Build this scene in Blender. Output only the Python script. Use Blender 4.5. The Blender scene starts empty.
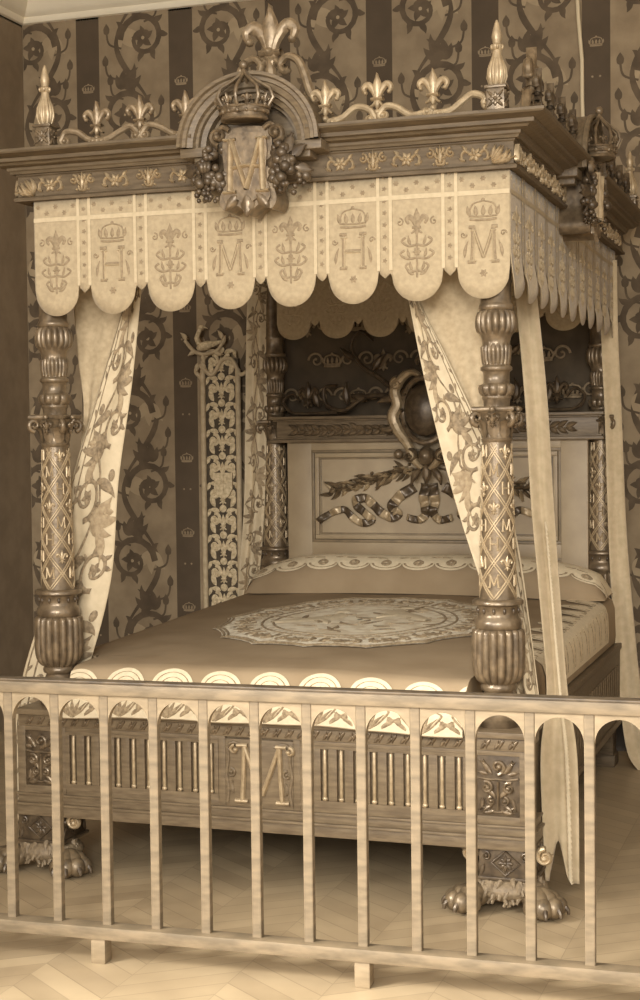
import bpy, bmesh, math, random
from mathutils import Vector, Matrix
PI = math.pi
sin, cos = math.sin, math.cos
C = bpy.context.scene.collection
# ------------------------------------------------------------------ camera
F, YAW, PITCH, ROLL = 1549.9, .3284, -.0383, -.0118
CAM = Vector((1.1698, -5.3717, 1.65))
_fw = Vector((-sin(YAW), cos(YAW), 0)); _rt = Vector((cos(YAW), sin(YAW), 0)); _up = Vector((0, 0, 1))
FWD = _fw*cos(PITCH) + _up*sin(PITCH); _u2 = _up*cos(PITCH) - _fw*sin(PITCH)
RGT = _rt*cos(ROLL) + _u2*sin(ROLL); UPV = _u2*cos(ROLL) - _rt*sin(ROLL)
cam_data = bpy.data.cameras.new('camera'); cam = bpy.data.objects.new('camera', cam_data); C.objects.link(cam)
cam.matrix_world = Matrix(((RGT.x, UPV.x, -FWD.x, CAM.x), (RGT.y, UPV.y, -FWD.y, CAM.y), (RGT.z, UPV.z, -FWD.z, CAM.z), (0, 0, 0, 1)))
cam_data.sensor_fit = 'HORIZONTAL'; cam_data.sensor_width = 36; cam_data.lens = F/640*36
cam_data.clip_start = .05; cam_data.clip_end = 100
bpy.context.scene.camera = cam

def at(u, v, Y):
    """the point of the plane y = Y that lies behind a pixel: used to size outlines on their own planes"""
    d = FWD + RGT*((u-320)/F) - UPV*((v-500)/F)
    return CAM + d*((Y-CAM.y)/d.y)

# ------------------------------------------------------------------ materials
def lin(c):
    c /= 255
    return c/12.92 if c <= .04045 else ((c+.055)/1.055)**2.4
def rgb(r, g, b):
    l = .3*r+.59*g+.11*b; k = .80
    return (lin(l+(r-l)*k), lin(l+(g-l)*k), lin(l+(b-l)*k), 1)

def mat(name, ca, cb=None, rough=.6, scale=20, metal=0., bump=0., bscale=120, stretch=(1, 1, 1), sheen=0., spec=.5, thr=(.35, .65)):
    m = bpy.data.materials.new(name); m.use_nodes = True
    nt = m.node_tree; b = nt.nodes['Principled BSDF']
    tc = nt.nodes.new('ShaderNodeTexCoord'); mp = nt.nodes.new('ShaderNodeMapping'); mp.inputs['Scale'].default_value = stretch
    nt.links.new(tc.outputs['Object'], mp.inputs['Vector'])
    n = nt.nodes.new('ShaderNodeTexNoise'); n.inputs['Scale'].default_value = scale; n.inputs['Detail'].default_value = 5
    nt.links.new(mp.outputs[0], n.inputs['Vector'])
    r = nt.nodes.new('ShaderNodeValToRGB'); r.color_ramp.elements[0].position = thr[0]; r.color_ramp.elements[1].position = thr[1]
    r.color_ramp.elements[0].color = rgb(*ca); r.color_ramp.elements[1].color = rgb(*(cb or ca))
    nt.links.new(n.outputs['Fac'], r.inputs[0]); nt.links.new(r.outputs[0], b.inputs['Base Color'])
    b.inputs['Roughness'].default_value = rough; b.inputs['Metallic'].default_value = metal
    b.inputs['Specular IOR Level'].default_value = spec
    if sheen: b.inputs['Sheen Weight'].default_value = sheen
    if bump:
        n2 = nt.nodes.new('ShaderNodeTexNoise'); n2.inputs['Scale'].default_value = bscale; n2.inputs['Detail'].default_value = 4
        nt.links.new(mp.outputs[0], n2.inputs['Vector'])
        bp = nt.nodes.new('ShaderNodeBump'); bp.inputs['Strength'].default_value = bump; bp.inputs['Distance'].default_value = .004
        nt.links.new(n2.outputs['Fac'], bp.inputs['Height']); nt.links.new(bp.outputs[0], b.inputs['Normal'])
    return m

M = {}
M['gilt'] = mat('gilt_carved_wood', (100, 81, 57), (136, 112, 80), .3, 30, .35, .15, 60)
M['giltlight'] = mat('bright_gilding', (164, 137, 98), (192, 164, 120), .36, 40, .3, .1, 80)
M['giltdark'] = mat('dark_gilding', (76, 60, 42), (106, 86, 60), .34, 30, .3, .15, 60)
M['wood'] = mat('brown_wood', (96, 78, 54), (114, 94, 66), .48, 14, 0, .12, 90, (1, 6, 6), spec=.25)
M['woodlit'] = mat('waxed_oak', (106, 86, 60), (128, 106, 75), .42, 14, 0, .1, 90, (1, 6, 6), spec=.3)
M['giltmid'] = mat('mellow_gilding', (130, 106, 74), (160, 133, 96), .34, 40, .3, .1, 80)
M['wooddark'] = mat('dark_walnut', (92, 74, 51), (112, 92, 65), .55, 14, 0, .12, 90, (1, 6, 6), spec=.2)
M['cream'] = mat('cream_painted_wood', (156, 131, 94), (168, 143, 104), .5, 8, 0, .05, 60)
M['creamline'] = mat('dark_moulding_line', (118, 98, 68), (140, 116, 80), .5, 20)
M['railpaint'] = mat('pale_painted_rail', (134, 112, 79), (152, 128, 92), .55, 6, 0, .08, 80, (2, 2, 8))
M['railwood'] = mat('darker_rail_paint', (108, 90, 63), (134, 112, 80), .55, 6, 0, .08, 80, (2, 2, 8))  # darker tone for rails and balusters; spandrels and feet are paler
M['railcap'] = mat('worn_dark_handrail', (72, 58, 40), (104, 84, 58), .5, 18)
M['valance'] = mat('pale_linen', (168, 144, 105), (182, 157, 116), .85, 60, 0, .25, 700, sheen=.2)
M['valemb'] = mat('linen_embroidery', (138, 114, 80), (160, 135, 97), .8, 90, 0, .2, 500)
M['valband'] = mat('linen_woven_band', (192, 168, 126), (202, 177, 135), .8, 60, 0, .2, 600)
M['valside'] = mat('tonal_linen_thread', (170, 146, 107), (184, 159, 118), .8, 60, 0, .2, 500)
M['lining'] = mat('curtain_lining', (178, 152, 111), (194, 168, 126), .85, 45, 0, .25, 500)
M['linen2'] = mat('plain_cloth', (190, 165, 122), (204, 178, 135), .85, 30, 0, .2, 500, sheen=.2)
M['silk'] = mat('cream_silk', (194, 170, 129), (206, 182, 140), .7, 25, 0, .1, 300)
M['silkemb'] = mat('brown_silk_embroidery', (112, 90, 61), (158, 132, 94), .75, 60)
M['thread'] = mat('dark_thread', (146, 120, 84), (172, 146, 106), .8, 60)
M['velvet'] = mat('brown_velvet', (152, 126, 91), (162, 136, 100), .95, 5, 0, .15, 400, spec=.1)
M['lace'] = mat('white_lace', (212, 189, 147), (224, 201, 159), .8, 50, 0, .3, 300)
M['laceemb'] = mat('lace_stitching', (128, 104, 71), (176, 149, 108), .8, 80)
M['medal'] = mat('pale_needlework', (190, 164, 124), (248, 233, 200), .8, 40, 0, .25, 200, thr=(.36, .58))
M['medalin'] = mat('figured_needlework', (222, 198, 157), (247, 231, 196), .8, 16, 0, .25, 120, thr=(.4, .56))
M['darkcloth'] = mat('dark_damask', (82, 67, 47), (96, 79, 56), .9, 10, 0, .1, 300)
M['darkemb'] = mat('dark_damask_figure', (136, 112, 79), (160, 134, 97), .8, 30)
M['tapdark'] = mat('dark_tapestry_ground', (66, 53, 36), (86, 70, 48), .9, 30)
M['taplight'] = mat('light_tapestry_wool', (176, 150, 106), (216, 190, 144), .85, 60)
M['tapbar'] = mat('pale_border_braid', (176, 150, 109), (194, 168, 126), .8, 30)
M['wallstripe'] = mat('dark_wall_stripe', (84, 66, 44), (92, 73, 50), .9, 6, 0, .1, 400)
M['wallground'] = mat('wall_damask_ground', (138, 114, 81), (156, 131, 95), .9, 9, 0, .1, 400)
M['wallfig'] = mat('wall_damask_figure', (86, 68, 46), (106, 85, 59), .9, 12)
M['wallfig2'] = mat('wall_damask_light_figure', (162, 136, 98), (174, 148, 108), .9, 12)
M['leftwall'] = mat('dark_left_wall', (136, 112, 80), (150, 125, 91), .9, 8)
M['plaster'] = mat('cream_plaster', (244, 226, 190), (248, 231, 196), .8, 5, 0, .05, 50)
M['skirt'] = mat('dark_skirting', (58, 47, 33), (70, 57, 40), .6, 8)
M['cord'] = mat('pale_cord', (220, 197, 152), None, .8)
M['paw'] = mat('worn_gilt_paw', (98, 80, 56), (140, 116, 82), .34, 26, .3, .2, 70)
M['fur'] = mat('carved_fur', (116, 95, 66), (146, 122, 88), .6, 60, .1, .5, 120)

def floor_mat():
    m = bpy.data.materials.new('chevron_parquet'); m.use_nodes = True
    nt = m.node_tree; N = nt.nodes; L = nt.links; b = N['Principled BSDF']
    tc = N.new('ShaderNodeTexCoord'); s = N.new('ShaderNodeSeparateXYZ'); L.new(tc.outputs['Object'], s.inputs[0])
    def mth(op, a, bb=None, c=None):
        n = N.new('ShaderNodeMath'); n.operation = op
        for i, v in enumerate((a, bb, c)):
            if v is None: continue
            if isinstance(v, (int, float)): n.inputs[i].default_value = v
            else: L.new(v, n.inputs[i])
        return n.outputs[0]
    W, PW = .62, .105
    xs = mth('MULTIPLY', s.outputs['X'], 1/W)
    tri = mth('PINGPONG', xs, .5)                      # chevron rows run along Y
    v = mth('ADD', s.outputs['Y'], mth('MULTIPLY', tri, W*.75))
    vv = mth('MULTIPLY', v, 1/PW)
    idx = mth('FLOOR', vv); fr = mth('FRACT', vv)
    col = mth('FLOOR', mth('MULTIPLY', xs, 2.0))
    wn = N.new('ShaderNodeTexWhiteNoise'); wn.noise_dimensions = '2D'
    cb = N.new('ShaderNodeCombineXYZ'); L.new(idx, cb.inputs[0]); L.new(col, cb.inputs[1]); L.new(cb.outputs[0], wn.inputs['Vector'])
    g1 = mth('LESS_THAN', fr, .05)
    g2 = mth('LESS_THAN', mth('FRACT', mth('MULTIPLY', xs, 2.0)), .008)
    gap = mth('MAXIMUM', g1, g2)
    no = N.new('ShaderNodeTexNoise'); no.inputs['Scale'].default_value = 5; no.inputs['Detail'].default_value = 6; L.new(tc.outputs['Object'], no.inputs['Vector'])
    mix = N.new('ShaderNodeMix'); mix.data_type = 'RGBA'; mix.inputs['A'].default_value = rgb(138, 113, 79); mix.inputs['B'].default_value = rgb(196, 168, 124)
    L.new(mth('ADD', mth('MULTIPLY', wn.outputs['Value'], .3), mth('MULTIPLY', no.outputs['Fac'], .75)), mix.inputs['Factor'])
    mx2 = N.new('ShaderNodeMix'); mx2.data_type = 'RGBA'; L.new(mth('MULTIPLY', gap, .34), mx2.inputs['Factor'])
    L.new(mix.outputs['Result'], mx2.inputs['A']); mx2.inputs['B'].default_value = rgb(92, 73, 48)
    L.new(mx2.outputs['Result'], b.inputs['Base Color'])
    L.new(mth('ADD', .34, mth('MULTIPLY', no.outputs['Fac'], .2)), b.inputs['Roughness'])
    bp = N.new('ShaderNodeBump'); bp.inputs['Strength'].default_value = .25; bp.inputs['Distance'].default_value = .004
    L.new(mth('SUBTRACT', 1.0, gap), bp.inputs['Height']); L.new(bp.outputs[0], b.inputs['Normal'])
    return m
M['floor'] = floor_mat()

# ------------------------------------------------------------------ mesh builder
class MB:
    def __init__(self): self.v = []; self.f = []; self.m = []
    def add(self, vs, fs, mi=0):
        o = len(self.v); self.v += [tuple(p) for p in vs]
        for f in fs: self.f.append(tuple(i+o for i in f)); self.m.append(mi)
        return self
    def grid(self, rows, mi=0, close=False, skip=None):
        n = len(rows[0]); vs = [p for r in rows for p in r]; fs = []
        for i in range(len(rows)-1):
            for j in range(n if close else n-1):
                if skip and skip(i, j): continue
                k = (j+1) % n
                fs.append((i*n+j, i*n+k, (i+1)*n+k, (i+1)*n+j))
        return self.add(vs, fs, mi)
    def box(self, x0, x1, y0, y1, z0, z1, bev=0., mi=0, xf=None):
        bm = bmesh.new(); bmesh.ops.create_cube(bm, size=1)
        for v in bm.verts: v.co = Vector(((x0+x1)/2+v.co.x*(x1-x0), (y0+y1)/2+v.co.y*(y1-y0), (z0+z1)/2+v.co.z*(z1-z0)))
        if bev: bmesh.ops.bevel(bm, geom=bm.edges[:], offset=bev, segments=2, affect='EDGES', profile=.6)
        self.from_bm(bm, mi, xf); return self
    def from_bm(self, bm, mi=0, xf=None):
        bm.verts.index_update()
        self.add([(xf(v.co) if xf else v.co) for v in bm.verts], [[v.index for v in f.verts] for f in bm.faces], mi); bm.free()
    def lathe(self, prof, c=(0, 0, 0), n=32, rad=None, mi=0):
        rows = []
        for i, (r, z) in enumerate(prof):
            rows.append([(c[0]+(rad(i, r, z, 2*PI*j/n) if rad else r)*cos(2*PI*j/n), c[1]+(rad(i, r, z, 2*PI*j/n) if rad else r)*sin(2*PI*j/n), c[2]+z) for j in range(n)])
        self.grid(rows, mi, True)
        o = len(self.v); self.v += [(c[0], c[1], c[2]+prof[0][1]), (c[0], c[1], c[2]+prof[-1][1])]
        b0 = o-len(rows)*n; b1 = o-n
        for j in range(n):
            self.f.append((o, b0+(j+1) % n, b0+j)); self.f.append((o+1, b1+j, b1+(j+1) % n)); self.m += [mi, mi]
        return self
    def ell(self, c, r, R=None, mi=0, nu=12, nv=8):
        c = Vector(c); r = (r, r, r) if isinstance(r, (int, float)) else r
        vs = []; fs = []
        for i in range(nv+1):
            a = PI*i/nv
            for j in range(nu):
                p = Vector((r[0]*sin(a)*cos(2*PI*j/nu), r[1]*sin(a)*sin(2*PI*j/nu), r[2]*cos(a)))
                vs.append(c + (R @ p if R else p))
        for i in range(nv):
            for j in range(nu):
                k = (j+1) % nu; fs.append((i*nu+j, (i+1)*nu+j, (i+1)*nu+k, i*nu+k))
        return self.add(vs, fs, mi)
    def tube(self, pts, rad, n=8, mi=0, flat=1.):
        pts = [Vector(p) for p in pts]; N = len(pts); rows = []
        ref = None
        for i, p in enumerate(pts):
            t = (pts[min(i+1, N-1)]-pts[max(i-1, 0)]).normalized()
            if ref is None: ref = Vector((0, 1, 0)) if abs(t.y) < .9 else Vector((1, 0, 0))
            a = (ref - t*ref.dot(t)).normalized(); ref = a; b = t.cross(a)
            r = rad(i/(N-1)) if callable(rad) else rad
            rows.append([p + a*(r*flat*cos(2*PI*j/n)) + b*(r*sin(2*PI*j/n)) for j in range(n)])
        self.grid(rows, mi, True)
        o = len(self.v)
        self.f.append(tuple(o-len(rows)*n+j for j in range(n))[::-1]); self.f.append(tuple(o-n+j for j in range(n))); self.m += [mi, mi]
        return self
    def prism(self, poly, y0, y1, mi=0, mp=None):
        """polygon in (x,z) pulled from y0 to y1"""
        n = len(poly); mp = mp or (lambda x, y, z: (x, y, z))
        vs = [mp(x, y0, z) for x, z in poly] + [mp(x, y1, z) for x, z in poly]
        fs = [tuple(range(n)), tuple(range(2*n-1, n-1, -1))] + [(i, i+n, (i+1) % n+n, (i+1) % n) for i in range(n)]
        return self.add(vs, fs, mi)
    def build(self, name, mats, parent=None, smooth=40, solid=0.):
        me = bpy.data.meshes.new(name); me.from_pydata(self.v, [], self.f)
        for k in (mats if isinstance(mats, (list, tuple)) else [mats]): me.materials.append(M[k])
        me.polygons.foreach_set('material_index', self.m)
        bm = bmesh.new(); bm.from_mesh(me)
        bmesh.ops.recalc_face_normals(bm, faces=bm.faces[:]); bm.to_mesh(me); bm.free()
        if smooth:
            me.shade_smooth(); me.set_sharp_from_angle(angle=math.radians(smooth))
        o = bpy.data.objects.new(name, me); C.objects.link(o)
        if parent is not None: o.parent = parent
        if solid:
            s = o.modifiers.new('thickness', 'SOLIDIFY'); s.thickness = solid; s.offset = 0
        return o

# ------------------------------------------------------------------ ornament: drawn in (u,v,h), then laid on a surface
def bez(pts, n=8):
    """smooth curve through points"""
    P = [Vector((p[0], p[1], 0)) for p in pts]; out = []
    for i in range(len(P)-1):
        p0 = P[max(i-1, 0)]; p1 = P[i]; p2 = P[i+1]; p3 = P[min(i+2, len(P)-1)]
        for k in range(n):
            t = k/n
            q = .5*((2*p1)+(p2-p0)*t+(2*p0-5*p1+4*p2-p3)*t*t+(3*p1-p0-3*p2+p3)*t**3)
            out.append((q.x, q.y))
    out.append((P[-1].x, P[-1].y)); return out
class Orn:
    def __init__(self): self.s = []
    def stroke(self, pts, w, h=.003, k=0, flat=False):
        N = len(pts); rows = []
        for i, p in enumerate(pts):
            a = pts[max(i-1, 0)]; b = pts[min(i+1, N-1)]
            dx, dy = b[0]-a[0], b[1]-a[1]; l = math.hypot(dx, dy) or 1; nx, ny = -dy/l, dx/l
            ww = w(i/(N-1)) if callable(w) else w
            if flat: rows.append([(p[0]+nx*ww*e, p[1]+ny*ww*e, h+1.3e-5*(len(self.s) % 61)) for e in (-1, 1)])
            else: rows.append([(p[0]+nx*ww*e, p[1]+ny*ww*e, h*q) for e, q in ((-1, 0), (-.62, .75), (0, 1), (.62, .75), (1, 0))])
        self.s.append((rows, k)); return self
    def leaf(self, x, y, ang, L, W, h=.003, k=0, curl=.0, flat=False, n=7):
        pts = []; a = ang
        px, py = x, y
        for i in range(n+1):
            pts.append((px, py)); px += L/n*cos(a); py += L/n*sin(a); a += curl/n
        return self.stroke(pts, lambda t: W*max(.02, sin(PI*min(1, t**.75*.98+.02))), h, k, flat)
    def disc(self, x, y, r, h=.004, k=0, n=12, ry=None):
        ry = ry or r
        rows = [[(x+r*q*cos(2*PI*j/n), y+ry*q*sin(2*PI*j/n), h*z) for j in range(n+1)] for q, z in ((1, 0), (.75, .66), (.4, .93), (.02, 1))]
        self.s.append((rows, k)); return self
    def spiral(self, x, y, R, a0, turns, sg, w, h=.003, k=0, flat=False, r1=.18, ball=True):
        n = int(14*turns)+6
        pts = []
        for i in range(n+1):
            t = i/n; r = R*(1-(1-r1)*t); a = a0+sg*2*PI*turns*t
            pts.append((x+r*cos(a), y+r*sin(a)))
        self.stroke(pts, lambda t: w*(1-.55*t), h, k, flat)
        if ball: self.disc(pts[-1][0], pts[-1][1], w*1.25, h*1.3 if not flat else h, k)
        return pts
    def rosette(self, x, y, r, h=.004, k=0, n=6, a0=0, flat=False):
        for i in range(n):
            a = a0+2*PI*i/n
            self.leaf(x+r*.15*cos(a), y+r*.15*sin(a), a, r*.9, r*.34, h*.8, k, 0, flat, 5)
        self.disc(x, y, r*.3, h*1.3, k); return self
    def fleur(self, x, y, s, h=.004, k=0):
        self.leaf(x, y-.05*s, PI/2, s*.72, s*.15, h, k)
        for e in (-1, 1):
            self.stroke(bez([(x+e*.03*s, y-.02*s), (x+e*.1*s, y+.2*s), (x+e*.24*s, y+.37*s), (x+e*.36*s, y+.3*s), (x+e*.33*s, y+.17*s)], 5), lambda t: s*(.045+.05*sin(PI*t)), h*.9, k)
            self.disc(x+e*.32*s, y+.17*s, s*.06, h, k)
            self.stroke(bez([(x+e*.03*s, y-.03*s), (x+e*.1*s, y-.14*s), (x+e*.2*s, y-.2*s)], 4), lambda t: s*.05*(1-.4*t), h*.8, k)
        self.stroke([(x-.16*s, y), (x, y), (x+.16*s, y)], s*.05, h*1.2, k)
        self.leaf(x, y, -PI/2, s*.3, s*.09, h, k); return self
    def letter(self, ch, x, y, s, w, h=.004, k=0):
        """capital of height s, foot centre at x,y"""
        S = lambda *p: self.stroke([(x+a*s, y+b*s) for a, b in p], w, h, k)
        if ch == 'M':
            for e in (-1, 1):
                S((e*.34, 0), (e*.31, .5), (e*.30, 1)); S((e*.30, 1), (e*.15, .55), (0, .12)); S((e*.24, 0), (e*.34, 0), (e*.46, 0)); S((e*.24, 1), (e*.42, 1.0))
        if ch == 'H':
            for e in (-1, 1):
                S((e*.3, 0), (e*.3, .5), (e*.3, 1)); S((e*.2, 0), (e*.42, 0)); S((e*.2, 1), (e*.42, 1))
            S((-.3, .5), (0, .5), (.3, .5))
        return self
    def crown(self, x, y, s, w, h=.004, k=0):
        self.stroke([(x-.5*s, y), (x-.25*s, y-.03*s), (x+.25*s, y-.03*s), (x+.5*s, y)], w, h, k)
        self.stroke([(x-.52*s, y+.12*s), (x-.25*s, y+.09*s), (x+.25*s, y+.09*s), (x+.52*s, y+.12*s)], w*.7, h, k)
        for e in (-1, -.5, 0, .5, 1):
            self.leaf(x+e*.5*s, y+.12*s, PI/2-e*.25, s*.38, s*.09, h, k)
        for e in (-1, 1): self.stroke(bez([(x+e*.5*s, y+.3*s), (x+e*.38*s, y+.55*s), (x, y+.66*s)], 5), w*.6, h, k)
        self.disc(x, y+.7*s, s*.07, h, k); return self
    def lay(self, mb, mp, mis=(0, 0, 0, 0), solid=False):
        for rows, k in self.s:
            mb.grid([[mp(*p) for p in r] for r in rows], mis[k])
            if solid: mb.grid([[mp(p[0], p[1], -p[2]) for p in r] for r in rows], mis[k])
        return mb

def acanthus(o, x, y, s, h, k=0, mir=1, rot=0):
    """bunch of leaves fanning out"""
    for i, (a, L) in enumerate(((.1, .8), (.5, 1.), (.95, 1.05), (1.4, .95), (1.9, .7))):
        o.leaf(x, y, rot+(a if mir > 0 else PI-a), s*L, s*.13, h, k, .7*mir*(1 if i < 2 else -1))
def rinceau(o, x, y, R, a0, sg, w, h, k=0, leaves=5, flat=False, bloom=True, kb=None):
    pts = o.spiral(x, y, R, a0, 1.35, sg, w, h, k, flat)
    n = len(pts)
    for i in range(leaves):
        j = int(n*(.04+.62*i/leaves)); p = pts[j]; q = pts[min(j+1, n-1)]
        a = math.atan2(q[1]-p[1], q[0]-p[0])
        o.leaf(p[0], p[1], a-sg*.7, R*.5, R*.12, h, k, -sg*1.2, flat)
    if bloom:
        o.rosette(x, y, R*.36, h, k if kb is None else kb, 5, .3, flat)

def thing(name, label, cat, loc=(0, 0, 0), rz=0, group=None):
    o = bpy.data.objects.new(name, None); C.objects.link(o); o.location = loc; o.rotation_euler = (0, 0, rz); o.empty_display_size = .1
    o['label'] = label; o['category'] = cat
    if group: o['group'] = group
    return o
def tag(o, label, cat, group=None):
    o['label'] = label; o['category'] = cat
    if group: o['group'] = group
    return o
def struct(o): o['kind'] = 'structure'; return o
def dup(o, parent, loc, rz=0, scale=None):
    c = o.copy(); C.objects.link(c); c.parent = parent; c.location = loc; c.rotation_euler = (0, 0, rz)
    if scale: c.scale = scale
    for ch in list(o.children):
        d = ch.copy(); C.objects.link(d); d.parent = c
    return c

# ================================================================== SETTING
WY = 2.82                      # back wall plane
WL = at(22, 26, WY).x           # left wall plane
CEIL = 4.30
fl = MB(); fl.box(-4.2, 4.2, -8, 3.2, -.08, 0); struct(fl.build('floor', 'floor', smooth=0))

def wall_back():
    mb = MB(); mb.box(WL-.2, 4.1, WY, WY+.15, 0, CEIL, mi=0)
    # striped paper: dark bands between broad damask panels
    per, dw = .5886, .147
    x0 = -3.016 - per - dw/2
    k = 0
    while x0 < 3.5:
        a = x0+dw; b = x0+per
        lo = max(a, WL+.002); hi = b
        if hi > WL:
            mb.add([(lo, WY-.0008, 0), (hi, WY-.0008, 0), (hi, WY-.0008, CEIL), (lo, WY-.0008, CEIL)], [(0, 1, 2, 3)], 1)
            if a < 1.2:
                o = Orn(); W = b-a; H = .86; sg = 1 if k % 2 else -1
                cx = 0
                v0 = -.13
                while v0 < CEIL-.1:
                    FX_ = lambda x: sg*x
                    st = [(sg*.11*sin(2*PI*t/24*1.0), v0+H*t/24) for t in range(25)]
                    o.stroke(st, lambda t: .013+.005*sin(4*PI*t), .0012, 0, True)
                    for q_, dx in ((.27, -1), (.77, 1)):
                        cx_, cy_ = dx*sg*.06, v0+H*q_; d_ = dx*sg
                        rinceau(o, cx_, cy_, .145, (0 if d_ < 0 else PI), (1 if d_ < 0 else -1), .020, .0014, 0, 6, True, False)
                        # flower inside the scroll
                        for k_ in range(5):
                            a_ = PI/2+2*PI*k_/5; o.leaf(cx_, cy_, a_, .072, .020, .0018, 0, .5, True)
                        o.disc(cx_, cy_, .017, .0026, 1)
                        # broad lobed leaf outside the scroll
                        bx, by = cx_-d_*.0, cy_+.15
                        for a_, L_ in ((.2, .13), (.75, .16), (1.3, .15), (1.9, .12), (2.5, .10)):
                            o.leaf(bx, by, (a_ if d_ < 0 else PI-a_), L_, .026, .0016, 0, (.9 if d_ < 0 else -.9)*(1 if a_ < 1.2 else -1), True)
                        # buds on stalks
                        for k_, (ux, uy, a_) in enumerate(((.17, .05, 1.5), (.18, -.13, 1.1), (-.15, .19, 2.0))):
                            x1, y1 = -d_*ux, cy_+uy
                            x1 = max(-W/2+.03, min(W/2-.03, x1))
                            o.stroke(bez([(x1*.45, y1-.10), (x1*.9, y1-.07), (x1, y1)], 5), .006, .0013, 0, True)
                            o.leaf(x1, y1-.01, PI/2, .06, .020, .0017, 0, 0, True)
                            for e in (-1, 1): o.leaf(x1, y1-.012, PI/2-e*.8, .034, .008, .0017, 0, e*.6, True)
                        # lighter shadow leaves of the ground weave
                        for a_, L_ in ((-.6, .16), (-1.2, .14), (-1.9, .13)):
                            o.leaf(-cx_*1.3, cy_+.06, (a_ if d_ > 0 else PI-a_), L_, .030, .0009, 1, .6, True)
                    v0 += H
                m_ = (a+b)/2
                def mp(u, v, h): return (min(max(m_+u, lo+.004), b-.004), WY-.0008-h, min(max(v, 0), CEIL))
                o.lay(mb, mp, (2, 3, 2, 2))
        # small woven crowns down the dark stripe
        if -3.3 < x0 < 1:
            o = Orn()
            for z in range(9): o.crown(0, .25+.43*z, .065, .004, .001, 0); o.disc(-.02, .09+.43*z, .006, .001); o.disc(.02, .09+.43*z, .006, .001)
            xm = x0+dw/2
            o.lay(mb, lambda u, v, h: (xm+u, WY-.0005-h, v), (4,))
        x0 += per; k += 1
    return mb.build('wall_back', ['wallstripe', 'wallground', 'wallfig', 'wallfig2', 'wallground'], smooth=0)
struct(wall_back())
struct(MB().box(WL-.15, WL, -8, WY, 0, CEIL).build('wall_left', 'leftwall', smooth=0))
struct(MB().box(4.0, 4.15, -1.0, WY, 0, CEIL).build('unseen_wall_right', 'wallground', smooth=0))  # out of view, added to block ambient light from the right
struct(MB().box(WL-.2, 4.2, -1.2, WY+.15, CEIL, CEIL+.1).build('ceiling', 'plaster', smooth=0))
# plaster cove moulding round the top of the walls
zb = at(22, 25.5, WY).z
prof = [(0, -.01), (0, 0), (.018, .004), (.03, .02), (.032, .035), (.05, .045), (.07, .07), (.095, .11), (.10, .12), (.13, .125), (.135, .16), (.15, .165), (.16, CEIL-zb)]
mb = MB()
mb.grid([[(WL+o_, WY-o_, zb+z), (4.0, WY-o_, zb+z)] for o_, z in prof])
struct(mb.build('trim_1', 'plaster', smooth=30))
mb = MB(); mb.grid([[(WL+o_, WY-o_, zb+z), (WL+o_, -8, zb+z)] for o_, z in prof])
struct(mb.build('trim_2', 'plaster', smooth=30))
mb = MB()
mb.grid([[(WL+.002, WY-o_, z), (4.0, WY-o_, z)] for o_, z in ((0.002, .17), (.012, .17), (.02, .15), (.02, .02), (.026, .0))])
struct(mb.build('baseboard_back', 'skirt', smooth=0))

# ================================================================== THE BED
XC = -.8715; BW = 1.743; BD = 2.44
bed = thing('four_poster_bed', 'carved gilt four-poster bed with crowned canopy, lattice posts and lion paw feet', 'bed', (XC, 1.2, 0))
OFF = Vector((-XC, -1.2, 0))
class Loc:                                   # world coordinates into the bed's own frame
    pass
def bpart(mb, name, mats, parent=None, **kw):
    """link a part modelled in world coordinates under the bed"""
    p = parent or bed
    if p is bed:
        mb.v = [(v[0]+OFF.x, v[1]+OFF.y, v[2]) for v in mb.v]
    return mb.build(name, mats, p, **kw)
def bsub(mb, name, mats, part, **kw):
    mb.v = [(v[0]+OFF.x, v[1]+OFF.y, v[2]) for v in mb.v]
    return mb.build(name, mats, part, **kw)

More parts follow.
